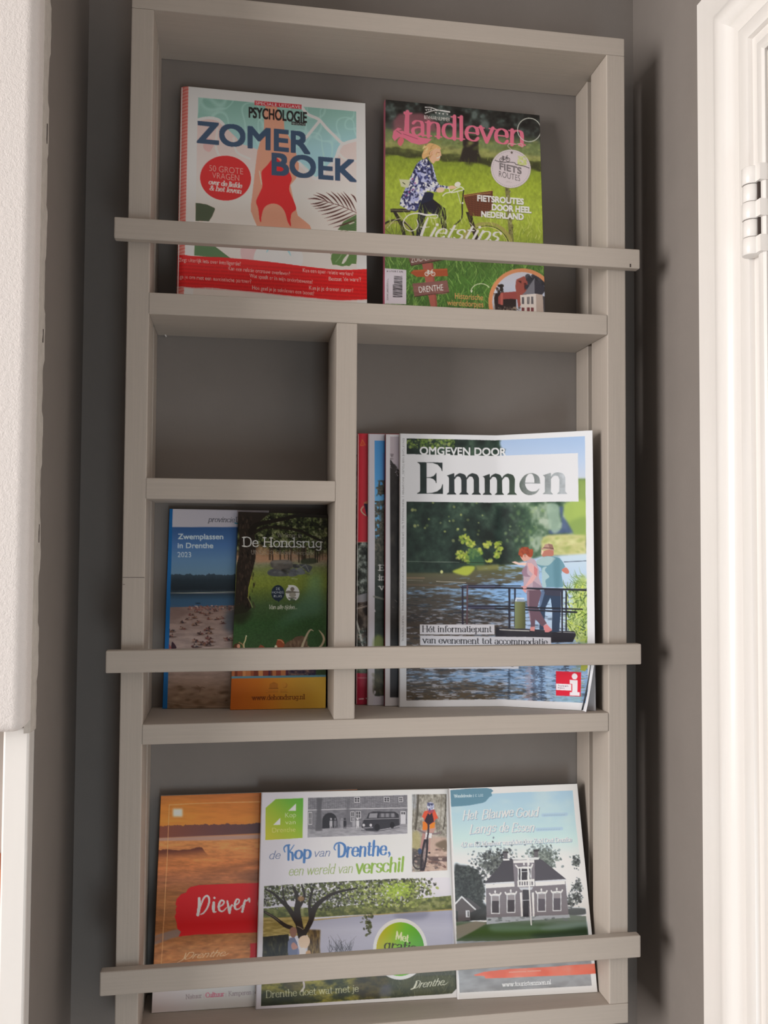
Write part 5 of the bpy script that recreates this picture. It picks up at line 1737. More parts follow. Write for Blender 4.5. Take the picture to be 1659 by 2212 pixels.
def art_sunset():
    A = Art(320, 1698, 806, 2196, 'c4bcbf')
    A.frame(320, 1690, 6.381)

    def land(X, Y):
        yy = Y + X * .03
        sky = ramp([(150, '9c5a30'), (330, 'b06a30'), (560, 'bd7533')], yy)
        glow = np.exp(-(((X - 400) / 330) ** 2 + ((Y - 430) / 260) ** 2))[..., None]
        sky = sky * (1 - .35 * glow) + col('c88a34') * .35 * glow
        sky = sky * (.93 + .14 * fbm(X, Y, 200, 30, 4))[..., None]
        f = fbm(X + Y * .6, Y, 260, 38, 7) * .6 + fbm(X, Y, 60, 16, 9) * .4
        g = ramp([(760, 'bd7d48'), (900, 'bb7846'), (1100, 'b06a3c'), (1300, '9a6040'), (1500, '86552f'), (2000, '8a5a34'), (2400, 'a0673c'), (2900, 'a2683e'), (3200, 'a06a40')], yy)
        g = g * (.72 + .56 * f)[..., None]
        t = np.clip((yy - 760) / 10, 0, 1)[..., None]
        return sky * (1 - t) + g * t
    A.rect(-100, 0, 3200, 3400, land)
    A.rect(340, 352, 470, 455, 'c9c0b4', 1, 14)

    def ridge(X, Y):
        lim = 598 - X * .025 - 34 * fbm(X, 0 * X, 60, 60, 5) - 10 * fbm(X, 0 * X, 16, 16, 6)
        c = ramp([(100, '7c4634'), (900, '5f3d3c'), (1600, '4c3a3e')], X)
        return c, np.clip((Y - lim) / 5, 0, 1) * np.clip((748 - X * .045 - Y) / 8, 0, 1)
    A.rect(-100, 500, 3200, 800, ridge)
    A.poly([(100, 738), (700, 712), (1600, 684), (3200, 640), (3200, 700), (1600, 742), (900, 768), (100, 772)], '9d7f78', .9, False, 5)

    def spit(X, Y):
        lim = 905 - 34 * fbm(X, 0 * X, 70, 70, 15) - 26 * np.exp(-((X - 690) / 90) ** 2) + np.clip((X - 740) / 60, 0, 2) * 60
        c = ramp([(890, '5e3327'), (980, '6f3d2a'), (1080, '9a5f40')], Y)
        return c, np.clip((Y - lim) / 8, 0, 1) * np.clip((1070 - X * .1 - Y) / 120, 0, 1)
    A.rect(-100, 820, 900, 1100, spit)
    A.poly([(740, 1210), (1000, 1150), (1550, 1040), (1550, 1070), (1000, 1180)], '7a4a30', .6, True, 16)
    A.poly([(1200, 1240), (1560, 1170), (1560, 1330), (1380, 1320)], '6a4433', .55, True, 30)
    A.frame(320, 1930, 6.381)
    A.poly([(60, 560), (200, 500), (380, 450), (460, 470), (420, 545), (330, 570), (200, 620), (60, 665)], '77645c', .95, True, 6)
    A.dabs(420, (60, 560, 3000, 960), (8, 34), ['b47a4c', '8a5532', 'c08a58', '6f4428', 'a96a3e'], 8, 2.6, (-28, 4), (.12, .4), .5)
    A.frame(320, 1690, 6.381)
    # hairline frame
    A.line([(290, 303), (700, 282), (1600, 258), (2800, 226)], 9, 'd59a66', .8)
    A.line([(290, 303), (262, 1000), (225, 1723), (180, 2500)], 9, 'd59a66', .75)
    # red brush patch with the name of the village
    A.poly([(580, 1395), (700, 1368), (1200, 1350), (1700, 1338), (2600, 1310), (2600, 1990), (1500, 2030), (900, 2050), (660, 2055), (420, 2080), (450, 2010), (400, 1970), (390, 1880), (365, 1800), (385, 1750), (378, 1700), (395, 1650), (376, 1640), (390, 1560), (455, 1490), (520, 1470), (545, 1420)], 'b01218')
    A.frame(320, 1930, 6.381)
    P_ = 'd6c6c8'
    A.line([(700, 20, 36), (700, 130, 44), (680, 250, 38)], 0, P_, 1, True)
    A.line([(720, 130, 14), (760, 20, 24), (810, -15, 26), (838, 40, 28), (815, 140, 24), (760, 220, 20), (720, 240, 14)], 0, P_, 1, True)
    A.line([(900, 80, 36), (895, 150, 44), (900, 205, 30), (930, 205, 14)], 0, P_, 1, True)
    A.ellipse(908, 15, 14, 16, P_)
    A.line([(965, 140, 16), (1020, 110, 20), (1040, 65, 22), (1000, 50, 24), (970, 110, 32), (975, 180, 30), (1020, 200, 18), (1075, 150, 12)], 0, P_, 1, True)
    A.line([(1085, 60, 24), (1098, 130, 30), (1115, 225, 26), (1130, 150, 26), (1150, 110, 14), (1165, 130, 12)], 0, P_, 1, True)
    A.line([(1180, 120, 14), (1230, 95, 20), (1250, 50, 20), (1215, 35, 22), (1190, 100, 32), (1195, 165, 28), (1240, 170, 14), (1290, 120, 12)], 0, P_, 1, True)
    A.line([(1290, 210, 30), (1310, 120, 34), (1330, 50, 26), (1350, 60, 16), (1385, 25, 26), (1390, 70, 24)], 0, P_, 1, True)
    A.line([(1620, 60, 40), (1545, 30, 40), (1525, 100, 44), (1545, 180, 40), (1620, 190, 36)], 0, P_, 1, True)
    A.poly([(1398, 655), (2000, 620), (2000, 880), (1390, 905), (1405, 780)], 'a80f18')
    # handwritten province name
    A.line([(400, 918, 6), (480, 872, 8), (520, 780, 8), (500, 850, 8)], 0, 'd9b394', .85, True)
    A.script('Drenthe', (500, 868), (1060, 826), 88, 'd9b394', .1, .07, 0, .45, alpha=.85)
    A.line([(1040, 830, 8), (1105, 790, 4)], 0, 'd9b394', .85)
    for x0, x1 in ((480, 640), (660, 730), (750, 830), (870, 940), (980, 1080)):
        A.line([(x0, 965 - (x0 - 480) * .05), (x1, 965 - (x1 - 480) * .05)], 14, 'c9a284', .6)
    # white foot with keywords
    A.poly([(-40, 1200), (1500, 1105), (3200, 1000), (3200, 2000), (-40, 2000)], lambda X, Y: ramp([(0, 'b9b0b0'), (1500, 'cac5cd')], X))
    A.script('Natuur', (515, 1450), (735, 1432), 66, '8f888c', .15, .1, .04)
    A.line([(765, 1375), (765, 1440)], 7, 'a39ca0')
    A.script('Cultuur', (792, 1430), (1042, 1412), 68, 'b85a74', .17, .11, .04)
    A.line([(1070, 1365), (1070, 1420)], 7, 'a39ca0')
    A.script('Kamperen', (1102, 1410), (1418, 1392), 66, '8f888c', .15, .1, .04)
    A.line([(1442, 1340), (1442, 1400)], 7, 'a39ca0')
    A.line([(1490, 1345), (1468, 1368), (1490, 1390)], 14, '7a7478', 1, True)
    return A


def sign_drenthe(A, c):
    """handwritten signature, drawn in the frame of the white guide's foot"""
    A.line([(895, 1800, 14), (950, 1770, 18), (985, 1690, 9), (965, 1680, 8)], 0, c, 1, True)
    A.script('Drenthe', (930, 1785), (1395, 1736), 108, c, .1, .06, 0, .42)
    A.line([(1380, 1738, 10), (1415, 1728, 8), (1450, 1694, 4)], 0, c, 1, True)


def art_guide():
    A = Art(545, 1698, 998, 2190, 'd0cfd8')
    A.rect(540, 1690, 1000, 2195, lambda X, Y: ramp([(560, 'ccc8d0'), (800, 'd5d5de'), (980, 'd9dae2')], X))
    A.frame(550, 1690, 7.213)
    # green emblem
    A.poly([(325, 258), (752, 242), (742, 848), (165, 878), (172, 388)], lambda X, Y: ramp([(-250, '4aa03a'), (0, '6aa832'), (250, '96b22c'), (500, 'b6b630'), (750, 'c2bc34')], (Y - 300) * .62 + (560 - X) * .62))
    A.poly([(520, 435), (642, 322), (640, 432)], 'd8dad8')
    A.poly([(286, 650), (400, 540), (397, 646)], 'd8dad8')
    A.text('Kop', (474, 536), (642, 528), 72, 'dde0c8', -.012)
    A.text('van', (474, 640), (636, 636), 66, 'd9dcb4', -.012)
    A.text('Drenthe', (272, 764), (634, 750), 72, 'd6cf8c', -.012)

    # old monochrome photograph of an inn and a motor coach
    def inn(A):
        A.rect(800, 150, 2400, 860, lambda X, Y: ramp([(.3, '6e6d74'), (.7, '86858c')], fbm(X, Y, 30, 12, 4)))
        for k in range(46):
            A.line([(830 + k * 34, 225 - k * 1.6), (826 + k * 34, 410 - k * 1.0)], 7, '5f5e66', .45)
        A.poly([(820, 415), (2400, 400), (2400, 700), (820, 720)], lambda X, Y: ramp([(.3, '6a6970'), (.7, '7c7b82')], fbm(X, Y, 40, 30, 8)))
        A.line([(830, 425), (1380, 408), (2400, 392)], 14, 'b9b8be')
        A.poly([(820, 720), (2400, 640), (2400, 880), (820, 880)], lambda X, Y: ramp([(.3, '87868d'), (.7, 'a09fa6')], fbm(X, Y, 90, 20, 5)))
        A.poly([(960, 240), (1050, 240), (1030, 450), (1050, 740), (940, 745), (965, 450)], '57565c', .9, False, 8)
        A.poly([(1430, 250), (1480, 250), (1470, 430), (1500, 640), (1390, 640), (1420, 430)], '626168', .7, False, 10)
        A.poly([(1048, 705)] + [(1165 + 117 * math.cos(math.radians(a)), 590 - 125 * math.sin(math.radians(a))) for a in range(180, -1, -12)] + [(1282, 690)], '2c2b31')
        for x, y, w, h in ((832, 455, 58, 190), (1545, 225, 90, 85), (1490, 445, 60, 160), (1568, 440, 80, 110), (2010, 225, 88, 78), (2240, 225, 66, 78)):
            A.rect(x, y, x + w, y + h, 'c9c8cd')
            A.rect(x + 9, y + 9, x + w / 2 - 4, y + h / 2 - 3, '3c3b42')
            A.rect(x + w / 2 + 4, y + 9, x + w - 9, y + h / 2 - 3, '3c3b42')
            A.rect(x + 9, y + h / 2 + 3, x + w / 2 - 4, y + h - 9, '4a4950')
            A.rect(x + w / 2 + 4, y + h / 2 + 3, x + w - 9, y + h - 9, '4a4950')
        A.rect(2270, 440, 2350, 640, 'c3c2c8')
        A.rect(2282, 455, 2305, 490, '3c3b42')
        A.rect(2315, 455, 2340, 490, '3c3b42')
        for x, c in ((1185, 'a9a8ae'), (1250, '6f6e75'), (1355, '8d8c93'), (1400, '2f2e35'), (1540, '9b9aa1'), (1600, 'c6c5ca')):
            A.ellipse(x, 560, 15, 18, c)
            A.poly([(x - 22, 585), (x + 22, 585), (x + 24, 650), (x + 14, 720), (x + 4, 660), (x - 14, 720), (x - 24, 640)], c)
        # motor coach
        A.poly([(1670, 640), (1700, 560), (1740, 550), (1770, 470), (1850, 445), (2180, 450), (2240, 490), (2255, 655), (2140, 690), (1960, 720), (1900, 745), (1740, 740), (1660, 690)], '35343b')
        A.poly([(1770, 545), (1790, 475), (1910, 470), (1900, 545)], '8b8a91')
        A.poly([(1930, 540), (1945, 475), (2170, 470), (2200, 530)], '55545b')
        for x in (1965, 2040, 2125):
            A.rect(x, 475, x + 46, 532, '8e8d94', .8)
        A.line([(1680, 565), (1900, 560), (2240, 552)], 9, '9b9aa1')
        A.ellipse(1695, 655, 20, 22, 'c2c1c7')
        A.ellipse(1805, 655, 20, 22, 'c2c1c7')
        A.line([(1690, 700), (1830, 690)], 20, '7b7a82')
        A.ellipse(1905, 690, 42, 55, '1f1e24')
        A.ellipse(2140, 655, 36, 48, '1f1e24')
        A.line([(1660, 735), (1900, 752), (2250, 690)], 14, '55545b', .8)
    A.clipped([(828, 238), (2376, 195), (2378, 786), (822, 842)], inn)
    # cyclist in orange on a forest trail
    A.frame(760, 1690, 7.213)

    def trail(A):
        A.rect(930, 170, 1500, 1400, lambda X, Y: ramp([(.3, '6f6b62'), (.5, '97938a'), (.7, 'b5b2aa')], fbm(X, Y, 50, 70, 4) * .6 + fbm(X, Y, 18, 26, 6) * .4))
        A.rect(930, 170, 1010, 420, 'a9b4c8', .6, 30)
        for x, w, c in ((1030, 34, '4c463e'), (970, 10, '5a544a'), (1470, 14, '3c3630'), (1000, 8, '6a645a'), (1400, 10, '7d786c')):
            A.line([(x, 180), (x - 12, 480), (x - 40, 720)], w, c, .85)
        A.poly([(940, 780), (1040, 760), (1080, 900), (1060, 1060), (940, 1060)], 'a9a070', .8, True, 18)
        A.poly([(1250, 830), (1480, 850), (1500, 1400), (1100, 1400), (1150, 1000)], 'b99f92', .9, False, 20)
        A.poly([(1300, 960), (1400, 900), (1480, 900), (1480, 1080), (1400, 1030)], '6d5f50', .9, True, 10)
        A.poly([(940, 1010), (1100, 1060), (1120, 1330), (940, 1240)], '4b4648', .9, False, 10)
        A.poly([(1170, 1150), (1500, 1150), (1500, 1220), (1200, 1210)], '5c4a4a', .95, True, 8)
        A.line([(1210, 1230), (1350, 1240), (1460, 1310)], 34, '6d504a', .9, True)
        A.dabs(120, (940, 1020, 1490, 1390), (6, 20), ['7d655c', 'c9b2a6', '4a4044', '9c857c', 'd8c6ba'], 5, 1.8, (-20, 40), (.3, .7))
        A.poly([(1105, 600), (1180, 620), (1160, 720), (1130, 1000), (1080, 1060), (1060, 1020), (1100, 800)], 'a9807c', 1)
        A.poly([(1260, 620), (1310, 700), (1270, 780), (1220, 900), (1215, 1060), (1190, 1060), (1210, 800), (1200, 700)], 'b58d86', 1)
        A.poly([(1100, 600), (1190, 610), (1185, 700), (1165, 735), (1100, 730)], 'd9762a')
        A.poly([(1210, 640), (1300, 610), (1290, 700), (1215, 715)], 'dc7f2c')
        A.poly([(1130, 440), (1290, 425), (1345, 550), (1300, 570), (1280, 610), (1200, 660), (1130, 600), (1120, 550), (1090, 530)], 'cf5238')
        A.poly([(1185, 470), (1210, 500), (1250, 460), (1280, 600), (1195, 660), (1130, 590)], '33232e', 1)
        A.poly([(1170, 400), (1290, 420), (1260, 470), (1190, 470)], '9c4a5a')
        A.ellipse(1225, 365, 58, 62, 'a9adc6')
        A.dabs(16, (1185, 320, 1270, 420), (8, 16), ['2c2e4a', 'd4d8e6', '4a4f78'], 4, 1.6)
        A.line([(1030, 725), (1150, 780), (1300, 790), (1380, 770)], 26, '77696e', .9, True)
        A.poly([(1150, 770), (1252, 785), (1240, 860), (1145, 850)], 'd6d4de')
        A.line([(1190, 640), (1190, 780), (1150, 1000)], 26, '3a2c36', 1, True)
        A.line([(1150, 860), (1120, 1000)], 30, 'c9bcc0', .9)
        A.ellipse(1130, 1120, 36, 225, '2e2830', 1, 7, 0, 30)
        A.ellipse(1130, 1120, 20, 200, '8a7a7c', .7, 7)
        A.ellipse(1035, 1240, 80, 95, '3a3438', .9, 0, 0, 20)
        A.ellipse(1210, 1085, 18, 14, '3a3034')
        A.ellipse(1060, 1060, 30, 46, '3c4a68')
    A.clipped([(935, 185), (1475, 178), (1492, 1358), (940, 1386)], trail)
    # headline
    A.frame(550, 1690, 7.213)
    BL, GR = '4a76b0', '86a848'
    A.script('de', (235, 1168), (398, 1162), 120, '4c5f8c', .09, .06, 0, .22)
    A.line([(470, 1060, 18), (455, 1010, 20), (480, 968, 24), (540, 955, 26)], 0, BL, 1, True)
    A.line([(525, 960), (525, 1180)], 34, BL)
    A.line([(612, 955, 12), (575, 1010, 16), (545, 1060, 18), (585, 1080, 34), (590, 1180, 36)], 0, BL, 1, True)
    A.script('op', (632, 1168), (866, 1160), 200, BL, .2, .09, 0, .05)
    A.script('van', (938, 1136), (1168, 1128), 122, '4c5f8c', .09, .06, 0, .22)
    A.line([(1255, 1035, 16), (1235, 1000, 20), (1265, 940, 24), (1340, 926, 26), (1398, 970, 40), (1405, 1050, 44), (1380, 1120, 36), (1330, 1140, 24), (1300, 1130, 16)], 0, BL, 1, True)
    A.line([(1308, 958), (1308, 1140)], 34, BL)
    A.script('renthe', (1440, 1138), (2045, 1112), 220, BL, .17, .06, 0, .08)
    A.frame(760, 1690, 7.213)
    A.line([(578, 1080, 36), (588, 1110, 26), (572, 1148, 10)], 0, BL, 1, True)
    A.frame(550, 1690, 7.213)
    A.script('een wereld van', (540, 1426), (1522, 1386), 150, '8fa35e', .085, .055, 0, .2)
    A.frame(760, 1690, 7.213)
    A.script('verschil', (75, 1398), (800, 1366), 215, GR, .17, .055, 0, .08)
    # large picture: pond, willow and child in a straw hat
    A.frame(545, 1880, 7.135)

    def pond(A):
        A.rect(120, 100, 3200, 2200, lambda X, Y: ramp([(300, 'cfccd6'), (500, 'c6c6d2')], Y))
        A.poly([(160, 560), (500, 530), (1000, 560), (2000, 480), (3100, 380), (3100, 640), (1640, 670), (1000, 700), (160, 760)], lambda X, Y: ramp([(.3, '4e5636'), (.5, '68703f'), (.7, '868a5c')], fbm(X, Y, 70, 50, 4)))
        A.poly([(160, 700), (900, 690), (900, 980), (160, 1000)], lambda X, Y: ramp([(.3, '8a7a42'), (.6, 'a5935a'), (.8, 'b8a86c')], fbm(X, Y, 120, 24, 7)))
        A.poly([(940, 735), (1640, 680), (2300, 640), (3100, 590), (3100, 620), (2000, 690), (1300, 740), (900, 760)], 'a8935c')
        A.poly([(880, 760), (1640, 690), (3100, 610), (3100, 2000), (880, 2000)], lambda X, Y: ramp([(700, 'a2a6bc'), (900, 'b4b6c8'), (1300, 'a4a0b0'), (1600, '908c9c')], Y + 60 * (fbm(X, Y, 200, 20, 5) - .5)))
        A.poly([(2200, 660), (2700, 620), (2650, 740), (2300, 750)], '6d7088', .5, True, 30)
        A.poly([(150, 1000), (560, 960), (600, 1700), (150, 1700)], lambda X, Y: ramp([(.3, '191817'), (.6, '2c2a20'), (.8, '4a4630')], fbm(X, Y, 30, 80, 8)))
        A.poly([(850, 890), (1050, 900), (1040, 1160), (1090, 1700), (820, 1700), (860, 1100)], lambda X, Y: ramp([(.3, '3d2c1c'), (.6, '6b5632'), (.8, '8c7448')], fbm(X, Y, 22, 90, 9)), 1, False, 6)
        A.blades(60, (1180, 1180, 1540, 1320), (80, 260), (5, 10), ['4c4c54', '3a3a42', '65656e'], 5, (-35, 35), (.5, .9))
        # crown of leaves
        rg = random.Random(4)

        def leafzone(r):
            while True:
                x, y = r.uniform(170, 2500) if r.random() < .9 else r.gauss(2500, 160), r.uniform(120, 640)
                top = 210 - (x - 180) * .053
                low = 560 - 120 * abs((x - 1400) / 1400) + 60 * math.sin(x / 140) if x < 2300 else 480 - (x - 2300) * .25
                if y > top and y < low:
                    return x, y
        A.dabs(2600, leafzone, (7, 18), ['2b2a22', '3c4028', '4d5430', '60683c', '23221e', '6a7040'], 6, 1.5, (0, 180), (.45, .95))
        A.dabs(420, lambda r: (r.gauss(2050, 330), r.uniform(150, 560)), (10, 22), ['7d8a45', '93a04e', '5d6a34', 'a3ad62'], 7, 1.4, (0, 180), (.4, .9))
        A.dabs(260, lambda r: (r.gauss(2240, 90), r.gauss(300, 60)), (9, 18), ['94ab3c', 'a8bc50', '7d9434'], 8, 1.4, (0, 180), (.5, .95))
        A.dabs(200, lambda r: (r.uniform(180, 2400), r.uniform(170, 560)), (5, 14), ['c8c6cf', 'bdbcc8'], 9, 1.5, (0, 180), (.5, .9))
        A.dabs(90, lambda r: (r.gauss(1700 + 120, 60), r.uniform(640, 1000)), (10, 20), ['4a5034', '5d6340', '3a3d2c'], 10, 1.4, (0, 180), (.5, .95), clip=lambda x, y: abs(x - 1720 - (y - 640) * .1) < 160 - (y - 640) * .3)
        # trunk and limbs
        for pts in ([(760, 1000, 110), (720, 800, 110), (690, 600, 100), (700, 420, 70), (640, 240, 40)], [(720, 820, 90), (560, 560, 70), (440, 440, 50), (330, 330, 36), (200, 260, 26)], [(800, 960, 70), (900, 760, 80), (960, 560, 90), (1100, 420, 60), (1300, 320, 40), (1600, 260, 26)],
                    [(600, 860, 60), (500, 820, 60), (340, 700, 44), (190, 610, 34)], [(900, 700, 60), (880, 480, 44), (930, 260, 34)], [(560, 560, 40), (480, 380, 26), (470, 220, 18)], [(690, 600, 50), (800, 380, 40), (760, 200, 26)]):
            A.line(pts, 0, '2a211d', 1, True)
        A.line([(200, 615), (330, 690), (420, 760)], 10, '8a7a66', .7, True)
        A.line([(690, 840), (740, 860), (780, 890)], 12, '9a8a72', .8, True)
        A.ellipse(750, 410, 50, 40, 'a07c52', .8, 0, 10)
        # two figures under the tree
        A.poly([(560, 1360), (545, 1200), (548, 1080), (580, 1020), (650, 1010), (690, 1090), (710, 1180), (720, 1360)], '6b7390', 1)
        A.poly([(600, 1130), (640, 1090), (700, 1160), (680, 1190), (620, 1200)], 'b0847c', 1, True)
        A.poly([(575, 900), (620, 850), (680, 880), (680, 960), (650, 1010), (600, 1000)], '8b675a', 1, True)
        A.poly([(715, 1050), (760, 995), (830, 985), (880, 1030), (885, 1100), (850, 1170), (790, 1190), (730, 1150)], 'd6bca6', 1, True)
        A.poly([(720, 1190), (800, 1170), (825, 1220), (820, 1360), (720, 1360)], 'd3ccca')
        A.poly([(700, 1200), (720, 1190), (730, 1340), (690, 1340)], '7f84a6')
        A.poly([(830, 1240), (890, 1220), (910, 1290), (945, 1310), (940, 1360), (830, 1350)], 'b9936c', 1, True)
        # near bank below the rail
        A.rect(100, 1640, 3300, 2300, lambda X, Y: ramp([(.2, '24281e'), (.4, '3f4426'), (.55, '777233'), (.7, '968f3e'), (.85, '5a5a30')], fbm(X, Y, 170, 90, 12) * .8 + fbm(X, Y, 30, 30, 14) * .2))
        A.poly([(140, 1900), (420, 1880), (960, 1960), (900, 2080), (140, 2120)], '2a3024', .8, True, 20)
        A.poly([(480, 1640), (760, 1640), (730, 1840), (520, 1820)], '544a34', .7, True, 20)
        A.poly([(1560, 1700), (2050, 1620), (2150, 1900), (1700, 2000)], '3a3228', .7, True, 40)
        A.poly([(2000, 1800), (2200, 1780), (2160, 1960), (1980, 1980)], '555a70', .6, True, 30)
        A.poly([(2080, 1540), (3300, 1500), (3300, 2200), (2200, 2100)], '3e4234', .85, False, 30)
        A.blades(160, (2150, 1600, 3150, 1980), (50, 140), (5, 10), ['5c604a', '74775c', '2e3228'], 15, (-30, 40), (.3, .7))
        A.line([(780, 1660), (800, 1790), (760, 1860)], 30, 'c9bfc4', .9, True)
    A.clipped([(183, 213), (800, 178), (1640, 137), (2520, 100), (3045, 60), (3120, 1000), (3192, 1830), (3096, 1935), (2000, 2000), (133, 2095), (160, 1200)], pond)
    A.script('Drenthe doet wat met je', (212, 1962), (1640, 1882), 112, 'c7c7a4', .085, .055, .04)
    # round green sticker
    A.frame(760, 1880, 6.9125)
    A.ellipse(728, 1180, 408, 468, 'd5d6dc')
    A.ellipse(728, 1180, 360, 412, lambda X, Y: ramp([(370, 'b5a81e'), (560, '9aae26'), (760, '6cae32'), (1100, '4c9830')], X + (Y - 1100) * .2))
    A.script('Met', (665, 1025), (858, 1078), 122, 'd9ddb0', .17, .06, 0, .1)
    A.script('gratis', (490, 1185), (960, 1240), 165, '33300f', .15, .06, 0, .12)
    sign_drenthe(A, 'd4d6c4')
    return A


def art_villa():
    A = Art(960, 1686, 1300, 2166, 'd9dbe3')
    A.frame(960, 1680, 4.879)
    A.poly([(60, 110), (1400, 60), (1700, 2400), (130, 2400)], 'd6d8e0')

    def sky(X, Y):
        c = ramp([(140, '9dbcd0'), (420, 'a9c6da'), (640, 'b9d2e0'), (800, 'cddbe4'), (1000, 'dadde4'), (1300, 'd0dae6')], Y)
        m = np.clip((fbm(X, Y, 260, 160, 4) - .5) * 2.2 + (X - 900) / 2600, 0, 1)[..., None]
        c = c * (1 - .35 * m) + col('d9dfe8') * .35 * m
        return c

    def pic(A):
        A.rect(60, 100, 1600, 2100, sky)
        A.frame(960, 1810, 4.879)
        dk = ['3b3f42', '4a4f50', '5c6260', '2c2f33', '6f7672']
        A.dabs(700, lambda r: (r.gauss(530, 100), r.gauss(240, 75)), (5, 14), dk, 5, 1.3, (0, 180), (.35, .85))
        A.dabs(600, lambda r: (r.gauss(1030, 72), r.gauss(190, 58)), (5, 13), ['5c6664', '6f7a76', '4c5553', '848e88'], 6, 1.3, (0, 180), (.4, .85))
        A.poly([(100, 300), (170, 260), (300, 290), (380, 380), (420, 520), (400, 640), (430, 720), (100, 900)], '33383a', 1, True, 10)
        A.dabs(500, lambda r: (r.uniform(95, 420), r.uniform(275, 640)), (5, 14), ['2b3032', '3d4344', '4c5352'], 7, 1.2, None, (.4, .9), clip=lambda x, y: y > 270 + abs(x - 240) * .4)
        for cx, cy, s in ((1385, 225, 40), (1400, 480, 50), (1390, 600, 52), (1320, 650, 42)):
            A.dabs(110, lambda r, cx=cx, cy=cy, s=s: (r.gauss(cx, s * .55), r.gauss(cy, s * .7)), (4, 11), dk, int(cx + cy), 1.3, None, (.5, .9))
        A.line([(1420, 650), (1400, 580), (1380, 620)], 14, '3a3d40', .9, True)
        A.poly([(1290, 720), (1480, 720), (1480, 780), (1290, 790)], '43484a', .9, True, 6)
        # garden: drive, lawn
        A.poly([(100, 850), (460, 860), (1330, 790), (1490, 800), (1520, 1200), (110, 1260)], lambda X, Y: ramp([(840, '6d7a72'), (900, '43553c'), (960, '3c5228'), (1060, '33451f'), (1150, '3a4a24')], Y + 20 * (fbm(X, Y, 120, 30, 4) - .5)))
        A.poly([(520, 890), (980, 900), (990, 950), (520, 960)], '6c8474', .6, True, 16)
        A.poly([(1060, 900), (1490, 860), (1500, 930), (1060, 950)], '7c8f8c', .7, True, 16)
        A.poly([(1200, 960), (1520, 920), (1520, 1120), (900, 1010)], '1f2f1f', .75, True, 20)
        A.poly([(115, 900), (330, 850), (450, 870), (300, 960), (130, 1050)], '7c786c', 1, False, 4)
        A.poly([(440, 810), (1310, 780), (1320, 815), (800, 850), (440, 885)], '9fa6ae')
        A.dabs(30, (460, 790, 1300, 850), (6, 16), ['6d7478', '4c5454', '8a9298'], 8, 2, (-10, 10), (.4, .8))
        # small house at the left
        A.poly([(110, 670), (180, 590), (320, 725), (320, 830), (120, 860)], '575356')
        A.poly([(180, 590), (260, 610), (405, 725), (330, 730)], '4c4b50')
        A.line([(108, 670), (180, 590), (322, 724)], 16, 'c9cdd6')
        A.rect(222, 735, 262, 808, 'c3c7ce')
        A.rect(240, 745, 256, 800, '6c7074')
        A.rect(110, 740, 140, 850, '3f4446')
        A.poly([(265, 760), (440, 690), (440, 840), (270, 845)], '35383a', .95)
        # villa
        A.poly([(432, 490), (1272, 430), (1305, 785), (440, 812)], '726e75')
        for k in range(15):
            A.line([(440, 520 + k * 20), (1290, 470 + k * 21)], 5, '817d84', .35)
        A.poly([(412, 450), (560, 290), (620, 195), (760, 190), (950, 175), (1030, 210), (1280, 410), (740, 440)], '44434b')
        A.poly([(950, 180), (1030, 210), (1280, 410), (950, 425)], '4d4c55', .8)
        A.poly([(410, 450), (740, 430), (740, 446), (412, 464)], 'c6cad2')
        A.poly([(430, 470), (740, 452), (740, 486), (432, 502)], 'd9dce2')
        A.poly([(950, 425), (1280, 408), (1278, 420), (950, 440)], 'c0c4cc')
        A.poly([(952, 445), (1265, 428), (1268, 462), (955, 480)], 'd9dce2')
        for x, y in ((608, 118), (930, 100)):
            A.rect(x, y, x + 62, y + 20, '3b3a40')
            A.rect(x + 8, y + 20, x + 52, y + 80, '5c5a60')
        A.rect(612, 195, 680, 212, 'cfd3da')
        A.poly([(715, 190), (945, 190), (950, 500), (735, 500)], '76727a')
        A.poly([(700, 185), (1000, 180), (985, 205), (715, 205)], 'ccd0d8')
        A.poly([(720, 212), (940, 208), (940, 235), (722, 240)], 'd9dce2')
        A.rect(768, 290, 910, 425, 'ced2da')
        for x0, x1 in ((778, 796), (808, 868), (880, 902)):
            A.rect(x0, 298, x1, 418, '3c3b42')
        A.line([(808, 330), (868, 328)], 6, 'b9bdc4')
        A.line([(745, 262), (770, 290), (835, 282), (910, 285), (922, 255)], 15, 'd5d8df')
        A.ellipse(832, 250, 9, 14, 'd5d8df')
        A.poly([(762, 425), (942, 405), (945, 480), (765, 490)], 'd5d8df')
        for k in range(6):
            A.rect(782 + k * 26, 432, 796 + k * 26, 472, '5c5960')
        A.poly([(780, 495), (930, 490), (915, 520), (800, 525)], 'b4b8c0')
        A.rect(822, 520, 885, 806, '2d2c33')
        A.line([(822, 630), (885, 628)], 7, 'a9adb4')
        A.rect(828, 525, 880, 620, '43424a', .8)
        for x in (790, 915):
            A.poly([(x, 550), (x + 22, 545), (x + 30, 800), (x + 12, 805)], 'd2d5dc')
        for x, y in ((486, 575), (650, 565), (972, 555), (1135, 548)):
            A.rect(x, y, x + 92, y + 198, 'c9cdd4')
            A.rect(x + 10, y + 8, x + 84, y + 60, '8a868c')
            A.rect(x + 10, y + 60, x + 84, y + 188, '3d3940' if x < 900 else '55525c')
            A.line([(x - 14, y - 18), (x - 4, y), (x + 46, y - 10), (x + 92, y - 4), (x + 104, y - 24)], 15, 'd5d8df')
            A.ellipse(x + 44, y - 36, 9, 16, 'd0d3da')
        A.line([(870, 180), (885, 420), (910, 890)], 13, 'd9dde6')
        A.line([(872, 180), (880, 300), (905, 400)], 9, 'cfd3e0', .8)
        A.poly([(862, 180), (885, 180), (893, 260), (868, 260)], 'd9dde6')
        # strip under the picture
        A.frame(980, 2020, 5.027)
        A.rect(20, 40, 1520, 640, lambda X, Y: ramp([(.3, '7b7c7e'), (.7, '8f9094')], fbm(X, Y, 160, 80, 4)))
